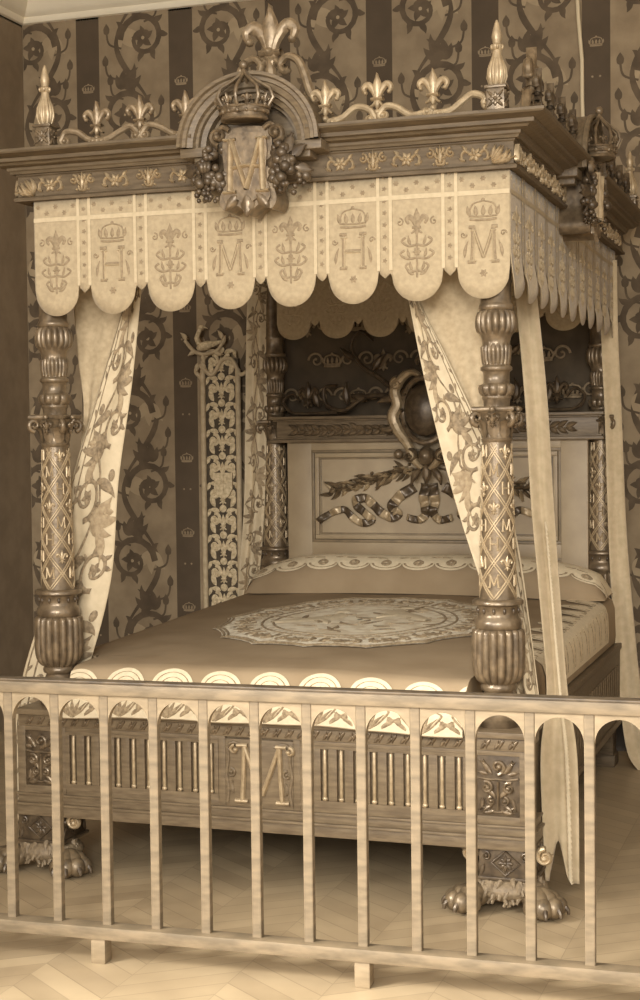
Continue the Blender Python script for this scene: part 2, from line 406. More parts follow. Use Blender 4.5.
# ---- posts (modelled about their own axis)
def make_post():
    sh = MB()
    def sr(z): return .051+(.064-.051)*(1.64-z)/(1.64-1.08)
    sh.lathe([(sr(1.64-.56*i/12), 1.64-.56*i/12) for i in range(13)], n=32)
    post = sh.build('corner_post', 'gilt')
    o = Orn()
    # crossing ribbons
    for q in range(4):
        for sg in (-1, 1):
            pts = [(q*PI/2+sg*(PI/2)*t/8, 1.085+.13*t/8) for t in range(0, 34)]
            for d in (-.007, .007):
                o.stroke([(a, z+d) for a, z in pts], .1, .004, 1)
    mbl = MB()
    for rows, k in o.s:
        # ribbons are laid with their width along z
        N = len(rows); out = []
        for r in rows:
            a0, z0, _ = r[2]
            out.append([((sr(z0)-.001+hh*.0045)*cos(a0), (sr(z0)-.001+hh*.0045)*sin(a0), min(1.64, max(1.083, z0+e*.0055))) for e, hh in ((-1, 0), (-.5, .9), (.5, .9), (1, 0))])
        mbl.grid(out)
    # fleurs and letters in the lozenges
    for q in range(4):
        for row in range(9):
            half = row % 2
            a0 = q*PI/2+(0 if half else PI/4); zc = 1.085+.065*(row)+.0
            if zc+.03 > 1.64 or zc-.03 < 1.085: continue
            oo = Orn()
            if (q+row) % 3 == 0: oo.letter('H', 0, -.02, .042, .0035, .005)
            elif (q+row) % 3 == 1: oo.letter('M', 0, -.02, .042, .0033, .005)
            else: oo.fleur(0, -.012, .055, .006)
            oo.lay(mbl, lambda u, v, h: ((sr(zc+v)-.001+h)*cos(a0+u/.057), (sr(zc+v)-.001+h)*sin(a0+u/.057), zc+v))
    mbl.build('lattice_ribbon', 'giltlight', post, smooth=50)
    # lower gadrooned vase
    b = MB()
    prof = [(.052, .60), (.062, .615), (.076, .64), (.080, .665), (.070, .672), (.058, .69), (.055, .70), (.063, .708), (.063, .735), (.055, .745), (.05, .755), (.062, .762), (.064, .775), (.058, .785)]
    body = [(.066, .79), (.076, .80), (.084, .815), (.089, .835), (.091, .86), (.091, .90), (.091, .94), (.090, .965), (.088, .975)]
    up = [(.078, .98), (.082, .983), (.084, .995), (.082, 1.012), (.074, 1.02), (.071, 1.03), (.073, 1.06), (.080, 1.064), (.090, 1.068), (.091, 1.078), (.084, 1.084), (.07, 1.086)]
    nb = len(prof); ne = nb+len(body)
    def rad(i, r, z, t):
        if nb <= i < ne: return r*.90 + .0125*abs(sin(9*t))**.7
        return r
    b.lathe(prof+body+up, n=144, rad=rad)
    # studs on the drum
    for i in range(12):
        a = 2*PI*i/12; b.ell((.073*cos(a), .073*sin(a), 1.045), (.006, .006, .011), nu=8, nv=6, mi=1)
    b.build('fluted_base', ['gilt', 'giltdark'], post, smooth=60)
    # capital: bell, leaves, abacus with horned corners
    c = MB()
    c.lathe([(.05, 1.635), (.054, 1.64), (.056, 1.648), (.05, 1.655), (.052, 1.68), (.06, 1.71), (.074, 1.738), (.08, 1.744)], n=32)
    o = Orn()
    for i in range(8):
        a = 2*PI*i/8
        H_ = .066 if i % 2 else .09
        for row in range(1):
            rows = []
            for t in range(8):
                tt = t/7; z = 1.652+H_*sin(tt*PI*.55)/sin(PI*.55)*1.0 - (.012 if tt > .8 else 0)*(tt-.8)*5
                rr = .055+.014*tt+.040*tt**3; ww = .025*sin(PI*(.12+.8*tt))*(1+.25*sin(tt*14))
                rows.append([(rr*cos(a)-e*ww*sin(a)-(.004*abs(e))*cos(a), rr*sin(a)+e*ww*cos(a)-(.004*abs(e))*sin(a), z) for e in (-1, -.4, 0, .4, 1)])
            c.grid(rows)
    for i in range(4):
        a = PI/4+i*PI/2
        pts = []
        for t in range(16):
            tt = t/15; an = 2*PI*1.2*tt; r_ = .025*(1-.75*tt)
            pts.append(((.082+r_*sin(an))*cos(a), (.082+r_*sin(an))*sin(a), 1.717-r_*cos(an)+.005))
        c.tube(pts, lambda t: .0105*(1-.4*t), 8)
    ab = []
    for i in range(4):
        a0 = PI/4+i*PI/2; a1 = a0+PI/2
        for t in range(8):
            tt = t/8; a = a0+(a1-a0)*tt
            base = .076/max(.3, cos(a-(a0+PI/4)))
            ab.append((min(base, .116)*cos(a)*(1-.14*sin(PI*tt)), min(base, .116)*sin(a)*(1-.14*sin(PI*tt))))
    rows = [[(x*s_, y*s_, z) for x, y in ab] for s_, z in ((.0, 1.742), (.9, 1.742), (1, 1.748), (1, 1.757), (.93, 1.762), (.0, 1.764))]
    c.grid(rows, 0, True)
    for i in range(4):
        a = i*PI/2; c.ell((.076*cos(a), .076*sin(a), 1.752), .011, nu=10, nv=6)
    for i in range(4):
        a = i*PI/2
        oo = Orn(); oo.fleur(0, 0, .06, .008)
        oo.lay(c, lambda u, v, h: ((.066+h+v*.25)*cos(a)-u*sin(a), (.066+h+v*.25)*sin(a)+u*cos(a), 1.705+v))
    c.build('capital', 'gilt', post, smooth=50)
    # upper vase
    u = MB()
    prof = [(.045, 1.762), (.047, 1.785), (.052, 1.79), (.052, 1.797), (.05, 1.80)]
    cup = [(.052, 1.802), (.058, 1.812), (.061, 1.828), (.058, 1.838)]
    mid = [(.05, 1.842), (.046, 1.846), (.046, 1.882), (.05, 1.886), (.056, 1.89), (.056, 1.9), (.05, 1.904), (.047, 1.908)]
    fl1 = [(.047, 1.912), (.05, 1.93), (.052, 1.955), (.053, 1.972)]
    mid2 = [(.049, 1.978), (.049, 1.99), (.053, 2.005), (.06, 2.018)]
    fl2 = [(.064, 2.024), (.069, 2.04), (.07, 2.06), (.067, 2.08), (.06, 2.094)]
    top = [(.055, 2.098), (.06, 2.102), (.062, 2.112), (.058, 2.12), (.054, 2.125), (.054, 2.19), (.058, 2.2), (.054, 2.21), (.054, 2.574)]
    P = prof+cup+mid+fl1+mid2+fl2+top
    i1 = len(prof+cup+mid); i2 = i1+len(fl1); i3 = i2+len(mid2); i4 = i3+len(fl2); c0 = len(prof); c1 = c0+len(cup)
    def rad2(i, r, z, t):
        if i1 <= i < i2: return r*.93+.006*abs(sin(9*t))**.7
        if i3 <= i < i4: return r*.9+.011*abs(sin(8*t))**.7
        if c0 <= i < c1: return r*.93+.008*abs(sin(5*t))
        return r
    u.lathe(P, n=144, rad=rad2)
    u.build('baluster_vase', 'gilt', post, smooth=60)
    return post
post = make_post()
post.parent = bed
post.location = (0+OFF.x, 0+OFF.y, 0)
dup(post, bed, (-BW+OFF.x, OFF.y, 0), 0)
dup(post, bed, (-BW+OFF.x, BD+OFF.y, 0), 0)
dup(post, bed, (OFF.x, BD+OFF.y, 0), 0)

# ---- footboard
FX0, FX1, FY = -1.862, .130, -.125
fb = MB()
fb.box(FX0+.02, FX1-.02, FY+.012, .10, .30, .567, .003)
fb.box(FX0-.004, FX1+.006, FY-.014, .11, .612, .634, .004)           # shelf of the ledge
fb.box(FX0+.006, FX1-.006, FY-.002, .105, .567, .612, .003)
# plinth mouldings
for a, b_, e in ((.300, .309, .008), (.272, .300, .0), (.262, .272, .014), (.222, .262, .006)):
    fb.box(FX0-e, FX1+e, FY-e-.004, .10, a if a != .222 else .222, b_, .003)
# stiles that frame the panels
for a, b_ in ((FX0, -1.828), (-1.70, -1.655), (-1.025, -.997), (-.732, -.705), (-.085, -.055), (.098, FX1)):
    fb.box(a, b_, FY-.002, 0, .309, .567, .003)
for a, b_ in ((FX0, -1.66), (-.085, FX1)):
    fb.box(a, b_, FY-.0015, 0, .309, .338, .002); fb.box(a, b_, FY-.0015, 0, .550, .567, .002)
for a, b_ in ((-1.655, -1.0), (-.705, -.06)):
    fb.box(a, b_, FY-.001, 0, .309, .335, .002); fb.box(a, b_, FY-.001, 0, .545, .567, .002)
foot = bpart(fb, 'footboard', 'woodlit')
# flutes: slots left open between raised strips, with a slim reed standing in each
SLOT = .015
for a, b_ in ((-1.655, -1.025), (-.705, -.085)):
    fs = MB(); n = 10; st = (b_-a)/n
    fs.box(a, b_, FY-.004, FY+.013, .330, .352, 0); fs.box(a, b_, FY-.004, FY+.013, .540, .552, 0)
    for i in range(n+1):
        x0_ = a if i == 0 else a+st*(i-.5)+SLOT; x1_ = b_ if i == n else a+st*(i+.5)-SLOT
        fs.box(x0_, x1_, FY-.004, FY+.013, .352, .540, .002)
    bsub(fs, 'fluted_panel', 'woodlit', foot)
for a, b_ in ((-1.655, -1.025), (-.705, -.085)):
    n = 10; st = (b_-a)/n
    for i in range(n):
        x = a+st*(i+.5); m_ = MB()
        m_.tube([(x, FY+.010, .357), (x, FY+.004, .366), (x, FY+.004, .45), (x, FY+.004, .53), (x, FY+.010, .538)], lambda t: .0072, 10)
        m_.ell((x, FY+.002, .359), (.011, .008, .009), nu=10, nv=6)
        bsub(m_, 'reed', 'giltlight', foot)
# carved strip under the ledge
m_ = MB(); o = Orn(); n = 40
for i in range(n):
    x = FX0+.03+(FX1-FX0-.06)*(i+.5)/n
    o.leaf(x-.018, .574, .7, .036, .007, .005, 0, .9); o.leaf(x+.018, .605, PI+.7, .036, .007, .005, 0, .9); o.disc(x, .590, .006, .006)
o.lay(m_, lambda u, v, h: (u, FY-.002-h, v)); bsub(m_, 'carved_border', 'gilt', foot)
# corner panels of leaves and mask
def corner_panel(xa, xb):
    m_ = MB(); m_.box(xa, xb, FY+.004, FY+.02, .338, .550, .002, 1)
    o = Orn(); xm = (xa+xb)/2; w = (xb-xa)/2
    o.spiral(xm, .510, .026, -PI/2, 1.3, 1, .009, .010)
    for e in (-1, 1):
        o.leaf(xm+e*.02, .487, PI/2-e*.9, .06, .011, .008, 0, e*.8); o.leaf(xm+e*.03, .49, PI/2-e*.35, .055, .010, .008, 0, -e*.8)
        o.leaf(xm+e*.035, .485, PI/2-e*1.35, .04, .009, .007)
        o.spiral(xm+e*w*.52, .437, .022, PI/2-e*.4, 1.3, e, .008, .010)
        o.spiral(xm+e*w*.3, .39, .016, PI/2, 1.1, -e, .007, .009)
        o.leaf(xm+e*.008, .40, PI/2-e*.5, .06, .010, .008, 0, -e); o.leaf(xm+e*.02, .375, -e*.3 if e > 0 else PI+.3, .045, .009, .008, 0, -e)
        o.leaf(xm+e*w*.7, .40, -PI/2, .045, .009, .007, 0, e*.6); o.leaf(xm+e*.012, .36, -PI/2+e*1.0, .05, .009, .007, 0, e)
    o.stroke(bez([(xm-w*.95, .472), (xm-w*.4, .466), (xm, .468), (xm+w*.4, .466), (xm+w*.95, .472)], 4), .005, .007)
    o.stroke([(xm, .46), (xm, .41), (xm, .36)], lambda t: .005, .009)
    o.stroke(bez([(xm-w*.8, .372), (xm-w*.4, .358), (xm, .352), (xm+w*.4, .358), (xm+w*.8, .372)], 4), .004, .006)
    o.lay(m_, lambda u, v, h: (min(max(u, xa+.002), xb-.002), FY+.004-h, v))
    bsub(m_, 'carved_panel', ['gilt', 'giltdark'], foot)
corner_panel(-1.828, -1.70); corner_panel(-.055, .098)
# centre panel with the M in a strapwork cartouche
m_ = MB(); m_.box(-.997, -.732, FY-.002, 0, .309, .560, .003)
o = Orn(); xm = -.8645
for e in (-1, 1):
    o.stroke(bez([(xm+e*.06, .535), (xm+e*.1, .548), (xm+e*.122, .53), (xm+e*.112, .515)], 5), .006, .007)
    o.stroke(bez([(xm+e*.128, .54), (xm+e*.12, .49), (xm+e*.128, .43), (xm+e*.12, .375), (xm+e*.126, .325)], 6), lambda t: .007, .006)
    o.spiral(xm+e*.110, .435, .018, PI/2, 1.1, e, .006, .007)
    o.leaf(xm+e*.10, .36, PI/2-e*.5, .05, .011, .006, 0, e)
o.lay(m_, lambda u, v, h: (u, FY-.002-h, v)); bsub(m_, 'strapwork_panel', 'woodlit', foot)
m_ = MB(); o = Orn(); o.letter('M', xm+.012, .333, .205, .0085, .013)
for e in (-1, 1): o.spiral(xm+.012+e*.095, .520, .018, PI/2, .8, -e, .007, .010)
o.lay(m_, lambda u, v, h: (xm+.012+(u-xm-.012)*1.12, FY-.003-h, v)); bsub(m_, 'monogram', 'giltlight', foot)

# ---- side rails
def side_rail(x0, x1):
    m_ = MB(); m_.box(x0, x1, .105, BD-.06, .262, .60, .004); m_.box(x0-.008, x1+.008, .107, BD-.062, .60, .628, .006); m_.box(x0-.008, x1+.008, .107, BD-.062, .23, .262, .006)
    o = Orn(); n = 16; sgn = 1 if x1 > -.5 else -1; xs = x1 if sgn > 0 else x0
    for i in range(n):
        y = .2+(BD-.35)*(i+.5)/n
        o.stroke([(y-.03, .33), (y-.03, .53)], .011, .006); o.stroke([(y+.03, .33), (y+.03, .53)], .011, .006)
    o.lay(m_, lambda u, v, h: (xs+sgn*h, u, v))
    return bpart(m_, 'side_rail', 'wood')
side_rail(.03, .10); side_rail(-1.83, -1.76)

# ---- lion paw feet
def toe(mb, base, ang, L, r):
    d = Vector((cos(ang), sin(ang), 0)); b = Vector(base)
    pts = [b, b+d*L*.3+Vector((0, 0, .016)), b+d*L*.65+Vector((0, 0, .010)), b+d*L+Vector((0, 0, -.010))]
    mb.tube([tuple(p) for p in pts], lambda t: r*(.8+.35*sin(PI*min(1, t*1.05))), 10)
    e = pts[-1]
    mb.ell(tuple(e+Vector((0, 0, .002))-d*.004), (r*1.12, r*1.12, r*1.2), nu=14, nv=10)
    # short blunt claw tucked under the toe
    mb.tube([tuple(e+d*r*.75+Vector((0, 0, .002))), tuple(e+d*(r*1.15)+Vector((0, 0, -.008))), tuple(e+d*(r*1.22)+Vector((0, 0, -.022)))], lambda t: r*.36*(1-.5*t), 8, 1)
def make_foot():
    blk = MB()
    blk.box(-.095, .095, -.095, .095, .118, .222, .004)
    blk.box(-.105, .105, -.105, .105, .112, .124, .004)
    o = Orn()
    o.stroke([(-.05, .172), (0, .215), (.05, .172), (0, .130), (-.05, .172)], .005, .006)
    o.rosette(0, .172, .028, .007, 0, 8)
    for e in (-1, 1):
        o.spiral(e*.07, .195, .016, PI/2, 1.1, e, .006, .007); o.leaf(e*.085, .13, PI/2, .04, .01, .006, 0, e*.7)
    for k in range(4):
        R_ = Matrix.Rotation(k*PI/2, 3, 'Z')
        o.lay(blk, lambda u, v, h: tuple(R_ @ Vector((u, -.095-h, v))))
    f_ = blk.build('paw_foot', 'giltdark')
    # hairy wrist between the two paws
    w = MB(); rnd = random.Random(4)
    w.ell((0, -.02, .075), (.135, .115, .052), nu=24, nv=12)
    for i in range(70):
        a = -PI*rnd.random(); z = .03+.08*rnd.random(); rr = .118*math.sqrt(max(.05, 1-((z-.075)/.06)**2))
        p = Vector((rr*cos(a)*1.03, -.02+rr*.92*sin(a), z)); d = Vector((cos(a)*.4+rnd.uniform(-.5, .5), sin(a)*.6, -.8)).normalized()
        q = [p-d*.014, p+d*.002+Vector((cos(a), sin(a), 0))*.004, p+d*.018]
        q = [Vector((c.x, c.y, max(c.z, .006))) for c in q]
        w.tube([tuple(c) for c in q], lambda t: .010*(1-.5*t), 6)
    w.build('carved_fur', 'fur', f_)
    for sx in (-1, 1):
        p = MB(); base = Vector((sx*.104, -.075, .05)); ang0 = -PI/2+sx*.62
        for j, da in enumerate((-.62, -.2, .22, .64)):
            a = ang0+da
            toe(p, base+Vector((cos(a), sin(a), 0))*.018, a, .080 if j in (1, 2) else .072, .031 if j in (1, 2) else .028)
        p.ell((sx*.106, -.085, .055), (.054, .057, .042), nu=14, nv=8)
        for v in range(len(p.v)):
            if p.v[v][2] < .001: p.v[v] = (p.v[v][0], p.v[v][1], .001)
        p.build('lion_paw', ['paw', 'giltdark'], f_)
    # scroll bracket under the plinth
    for sx in (-1, 1):
        b = MB()
        oo = Orn(); oo.spiral(0, 0, .03, PI/2, 1.4, sx, .011, .014); acanthus(oo, 0, -.01, .035, .01, 0, sx)
        oo.lay(b, lambda u, v, h: (sx*.135+u, -.07-h, .198+v), solid=True)
        b.build('scroll_bracket', 'giltlight', f_)
    return f_
pf = make_foot(); pf.parent = bed; pf.location = (.045+OFF.x, -.02+OFF.y, 0)
dup(pf, bed, (-1.775+OFF.x, -.02+OFF.y, 0))
for x in (-BW, 0):
    m_ = MB(); m_.box(x-.06, x+.06, BD-.06, BD+.06, 0, .60, .006); m_.box(x-.07, x+.07, BD-.07, BD+.07, 0, .06, .006); bpart(m_, 'rear_leg', 'wooddark')

# ---- headboard
HY = 2.36
hb = MB()
HX0, HX1 = -1.645, -.055
hb.box(HX0+.06, HX1-.06, HY+.02, HY+.06, .45, 1.645)
for a, b_, c_, d_ in ((HX0, HX0+.135, .40, 1.645), (HX1-.135, HX1, .40, 1.645), (HX0+.134, HX1-.134, 1.60, 1.645), (HX0+.134, HX1-.134, 1.045, 1.115), (HX0+.134, HX1-.134, .40, .62)):
    hb.box(a, b_, HY, HY+.07, c_, d_, .004)
head = bpart(hb, 'headboard', 'cream')
m_ = MB()
def frame(x0, x1, z0, z1, w, y, mi=0, dd=.01):
    for k, (e, hh) in enumerate(((0, 0),)):
        m_.box(x0, x1, y-dd, y+.012, z1-w, z1, .003, mi); m_.box(x0, x1, y-dd, y+.012, z0, z0+w, .003, mi)
        m_.box(x0, x0+w, y-dd, y+.012, z0+w, z1-w, .003, mi); m_.box(x1-w, x1, y-dd, y+.012, z0+w, z1-w, .003, mi)
frame(HX0+.135, HX1-.135, 1.115, 1.60, .014, HY+.012, 1, .008); frame(HX0+.152, HX1-.152, 1.132, 1.583, .022, HY+.015, 0, .012); frame(HX0+.177, HX1-.177, 1.157, 1.558, .008, HY+.02, 1, .004)
frame(HX0+.135, HX1-.135, .62, 1.045, .014, HY+.012, 1, .008)
bsub(m_, 'panel_moulding', ['cream', 'creamline'], head)
# frieze of the headboard with cornice
m_ = MB()
m_.box(-1.70, .0, HY-.005, HY+.09, 1.655, 1.755, .002)
for a, b_, e in ((1.640, 1.657, .03), (1.657, 1.667, .012), (1.752, 1.762, .014), (1.762, 1.778, .034)):
    m_.box(-1.71-e*.6, .01+e*.6, HY-.005-e, HY+.09, a, b_, .004)
bsub(m_, 'cornice', 'woodlit', head)
m_ = MB(); o = Orn(); rnd = random.Random(7)
for sg, xs in ((-1, -.98), (1, -.76)):
    L_ = .62
    o.stroke(bez([(xs, 1.705), (xs+sg*L_*.4, 1.71), (xs+sg*L_, 1.695)], 10), .005, .006)
    for i in range(15):
        x = xs+sg*L_*(i+.5)/15
        for e in (-1, 1):
            o.leaf(x, 1.705, (0 if sg > 0 else PI)+e*sg*rnd.uniform(.45, .8), .062, .014, .013, 0, -e*sg*.3)
        if i % 3 == 1: o.disc(x, 1.705+rnd.choice((-1, 1))*.022, .008, .012)
o.lay(m_, lambda u, v, h: (u, HY-.005-h, v)); bsub(m_, 'laurel_frieze', 'gilt', head)
# laurel branches on the panel
for sg in (-1, 1):
    m_ = MB(); o = Orn(); x0 = XC
    st = bez([(x0+sg*.05, 1.50), (x0+sg*.2, 1.47), (x0+sg*.36, 1.43), (x0+sg*.55, 1.375)], 10)
    o.stroke(st, lambda t: .006-.003*t, .012)
    for i in range(4, len(st)-1, 2):
        a = math.atan2(st[i+1][1]-st[i][1], st[i+1][0]-st[i][0])
        for e in (-1, 1):
            o.leaf(st[i][0], st[i][1], a+e*rnd.uniform(.45, 1.15), rnd.uniform(.055, .095), rnd.uniform(.010, .017), rnd.uniform(.012, .034), rnd.randint(0, 1), -e*rnd.uniform(.2, .9))
            o.leaf(st[i][0]+rnd.uniform(-.02, .02), st[i][1]+e*rnd.uniform(.0, .03), a+e*rnd.uniform(.2, 1.5), rnd.uniform(.04, .07), rnd.uniform(.010, .015), rnd.uniform(.02, .04), rnd.randint(0, 1), -e*rnd.uniform(.2, .9))
        if i % 6 == 0:
            o.leaf(st[i][0], st[i][1], a+rnd.uniform(-.3, .3), .07, .014, .034)
        if i % 4 == 0: o.disc(st[i][0]+rnd.uniform(-.02, .02), st[i][1]+rnd.choice((-1, 1))*.03, .009, .022)
    o.lay(m_, lambda u, v, h: (u, HY+.018-h*1.2, v), (0, 1)); bsub(m_, 'laurel_branch', ['gilt', 'giltlight'], head)
for sg in (-1, 1):
    m_ = MB(); kk = 0
    for pts in ([(XC+sg*.015, 1.42), (XC+sg*.03, 1.34), (XC+sg*.02, 1.27), (XC+sg*.06, 1.235), (XC+sg*.12, 1.25)],
                [(XC+sg*.08, 1.405), (XC+sg*.16, 1.355), (XC+sg*.20, 1.30), (XC+sg*.17, 1.265), (XC+sg*.22, 1.25), (XC+sg*.29, 1.30), (XC+sg*.34, 1.345), (XC+sg*.40, 1.335), (XC+sg*.37, 1.285), (XC+sg*.31, 1.235), (XC+sg*.38, 1.22), (XC+sg*.46, 1.285), (XC+sg*.54, 1.265), (XC+sg*.62, 1.215)]):
        P = bez(pts, 8); N = len(P); rows = []
        for i, (x, z) in enumerate(P):
            t = i/(N-1); w = .028*(1-.4*t)
            a, b_ = P[max(i-1, 0)], P[min(i+1, N-1)]; dx, dz = b_[0]-a[0], b_[1]-a[1]; l = math.hypot(dx, dz) or 1
            y = HY+.004+.010*sin(i*.8)
            rows.append([(x-dz/l*w*e, y+.007*e*cos(i*.8), z+dx/l*w*e) for e in (-1, -.5, 0, .5, 1)])
        # the ribbon is banded light and dark
        f0 = len(m_.m); m_.grid(rows)
        for q in range(f0, len(m_.m)): m_.m[q] = ((q-f0)//24) % 2
    bsub(m_, 'carved_ribbon', ['giltdark', 'giltlight'], head, solid=.004)
# crest over the headboard: cartouche, scrolls
m_ = MB()
ov = [(.125*cos(2*PI*i/32), .165*sin(2*PI*i/32)) for i in range(33)]
m_.ell((XC+.0, HY-.07, 1.80), (.105, .06, .135), nu=24, nv=14, mi=1)
m_.tube([(XC+x, HY-.06+.02*cos(2*PI*i/16), 1.80+z) for i, (x, z) in enumerate(ov)], .015, 8)
o = Orn()
for e in (-1, 1):
    o.stroke(bez([(e*.015, .165), (e*.07, .195), (e*.125, .165), (e*.165, .10), (e*.15, .03), (e*.175, -.03), (e*.15, -.10), (e*.10, -.17), (e*.06, -.26), (e*.02, -.30)], 7), lambda t: .012+.020*sin(PI*t), .028, 1)
    o.spiral(e*.15, .135, .034, PI/2, 1.3, -e, .012, .03, 1); o.spiral(e*.085, -.235, .036, PI/2, 1.3, e, .012, .034)
    o.leaf(e*.165, .05, PI/2-e*1.2, .10, .02, .022, 0, -e*1.2); o.leaf(e*.16, -.08, -PI/2+e*1.0, .10, .02, .022, 0, e*1.2)
    o.leaf(e*.03, -.30, -PI/2+e*.9, .10, .02, .02, 0, -e*.9)
o.fleur(0, .215, .13, .022); o.disc(0, -.235, .042, .05, 0, 16, .052)
o.leaf(0, -.28, -PI/2, .10, .026, .03)
for t in range(12):
    a = 2*PI*t/12; o.disc(.125*cos(a)*1.0, .165*sin(a), .011, .034)
o.lay(m_, lambda u, v, h: (XC+u, HY-.05-h, 1.80+v), (0, 2), solid=True)
for e in (-1, 1): m_.ell((XC+e*.145, HY-.055, 1.575), .026, nu=14, nv=10)
bsub(m_, 'cartouche', ['gilt', 'giltdark', 'giltlight'], head)
for e in (-1, 1):
    m_ = MB(); o = Orn()
    o.stroke(bez([(e*.16, .10), (e*.26, .19), (e*.36, .26), (e*.42, .36), (e*.37, .44), (e*.3, .39)], 8), lambda t: .013*(1-.4*t), .016)
    o.stroke(bez([(e*.2, .1), (e*.34, .10), (e*.46, .03), (e*.56, .06), (e*.57, .15), (e*.5, .16)], 8), lambda t: .015*(1-.4*t), .016)
    o.stroke(bez([(e*.5, .02), (e*.62, .015), (e*.75, .02), (e*.80, .08), (e*.75, .12), (e*.71, .08)], 8), lambda t: .011*(1-.4*t), .014)
    for x, z, a, L in ((.3, .23, 1.9, .12), (.4, .3, .3, .1), (.44, .06, 1.2, .12), (.6, .05, 1.0, .1), (.33, .1, -.2, .1)):
        o.leaf(e*x, z, a if e > 0 else PI-a, L, .022, .02, 0, e*.8)
    o.fleur(e*.66, .09, .14, .02)
    o.lay(m_, lambda u, v, h: (XC+u, HY+.03-h, 1.778+v), solid=True)
    bsub(m_, 'scroll_crest', 'giltdark', head)

# ---- canopy: tester, frieze, cornice
KX0, KX1, KY0, KY1 = -1.835, .085, -.088, 2.62
def sweep(prof, mi=0, gap=False):
    mb = MB(); rows = []
    for o_, z in prof:
        if gap and o_ > 0: rows.append([(KX0-o_, KY0-o_, z), (-1.06, KY0-o_, z), (-1.06, KY0, z), (-.625, KY0, z), (-.625, KY0-o_, z), (KX1+o_, KY0-o_, z), (KX1+o_, .79, z), (KX1, .79, z), (KX1, 1.21, z), (KX1+o_, 1.21, z), (KX1+o_, KY1, z), (KX0-o_, KY1, z)])
        elif gap: rows.append([(KX0-o_, KY0-o_, z), (-1.06, KY0-o_, z), (-1.06, KY0-o_, z), (-.625, KY0-o_, z), (-.625, KY0-o_, z), (KX1+o_, KY0-o_, z), (KX1+o_, .79, z), (KX1+o_, .79, z), (KX1+o_, 1.21, z), (KX1+o_, 1.21, z), (KX1+o_, KY1, z), (KX0-o_, KY1, z)])
        else: rows.append([(KX0-o_, KY0-o_, z), (KX1+o_, KY0-o_, z), (KX1+o_, KY1, z), (KX0-o_, KY1, z)])
    mb.grid(rows, mi, True); return mb
t_ = MB(); t_.box(KX0+.02, KX1-.02, KY0+.02, KY1-.01, 2.586, 2.62, .003); t_.box(KX0+.01, KX1-.01, KY0+.01, KY1, 2.735, 2.752, .002)
bpart(t_, 'tester', 'wood')
fz = sweep([(-.03, 2.575), (.012, 2.575), (.014, 2.586), (.004, 2.592), (0, 2.594), (0, 2.668), (.006, 2.672), (.006, 2.678), (-.03, 2.678)])
frieze = bpart(fz, 'frieze', 'wooddark', smooth=30)
cn = sweep([(-.02, 2.677), (.02, 2.677), (.024, 2.686), (.03, 2.690), (.032, 2.700), (.06, 2.704), (.068, 2.712), (.086, 2.714), (.088, 2.727), (.10, 2.730), (.125, 2.738), (.13, 2.744), (.130, 2.753), (.12, 2.756), (-.02, 2.756)], gap=True)
cornice = bpart(cn, 'cornice', 'wood', smooth=30)
def frieze_orn(L, mp):
    """candelabra and rosettes joined by C scrolls along a length L"""
    n = int(L/.118); st = L/n
    for i in range(n):
        x = -L/2+st*(i+.5); o = Orn(); m_ = MB()
        if i % 2 == 0:
            o.rosette(x, .036, .026, .010, 0, 6, i)
            for e in (-1, 1):
                o.stroke(bez([(x+e*.018, .04), (x+e*.034, .05), (x+e*.046, .038), (x+e*.044, .02), (x+e*.032, .016)], 5), lambda t: .0062*(1-.3*t), .009)
                o.leaf(x+e*.03, .048, PI/2-e*.3, .028, .007, .008, 0, -e); o.leaf(x+e*.036, .018, -PI/2+e*1.6, .024, .006, .008, 0, e)
        else:
            o.leaf(x, .01, PI/2, .066, .011, .011)
            for z, r in ((.012, .014), (.034, .018), (.052, .012)):
                for e in (-1, 1): o.stroke(bez([(x, z-.004), (x+e*r*.7, z-.002), (x+e*r, z+.010), (x+e*r*.7, z+.014)], 4), .0055, .010)
            o.disc(x, .032, .007, .011); o.disc(x, .062, .005, .010)
            for e in (-1, 1): o.disc(x+e*.024, .012, .005, .008)
            for e in (-1, 1): o.spiral(x+e*.038, .048, .018, PI/2, 1.1, e, .0055, .009)
        o.lay(m_, mp); bsub(m_, 'rosette_relief' if i % 2 == 0 else 'candelabra_relief', 'giltlight', frieze)
for half, (xa, xb) in enumerate(((KX0+.07, -1.08), (-.60, KX1-.075))):
    xm = (xa+xb)/2
    frieze_orn(xb-xa, lambda u, v, h: (xm+u, KY0-h*1.3, 2.595+v*1.0))
ym = (KY0+KY1)/2
frieze_orn(KY1-KY0-.16, lambda u, v, h: (KX1+h, ym+u, 2.593+v))
for x, sg in ((KX0, 1), (KX1, -1)):
    m_ = MB()
    for face in (0, 1):
        o = Orn()
        for i, a in enumerate((.15, .5, .85, 1.2, 1.5)):
            o.leaf(.004, .002+.004*i, a, .088-.006*i, .010, .016, 0, .35 if i < 3 else -.3)
        o.leaf(.03, .0, .9, .07, .01, .016, 0, .6); o.leaf(.05, .0, .9, .05, .009, .014, 0, .6)
        if face == 0: o.lay(m_, lambda u, v, h: (x+sg*(.078-u), KY0-.002-h, 2.594+v*.82))
        else: o.lay(m_, lambda u, v, h: (x-sg*(.002+h), KY0+u, 2.594+v*.82))
    bsub(m_, 'acanthus_corner', 'giltlight', frieze)

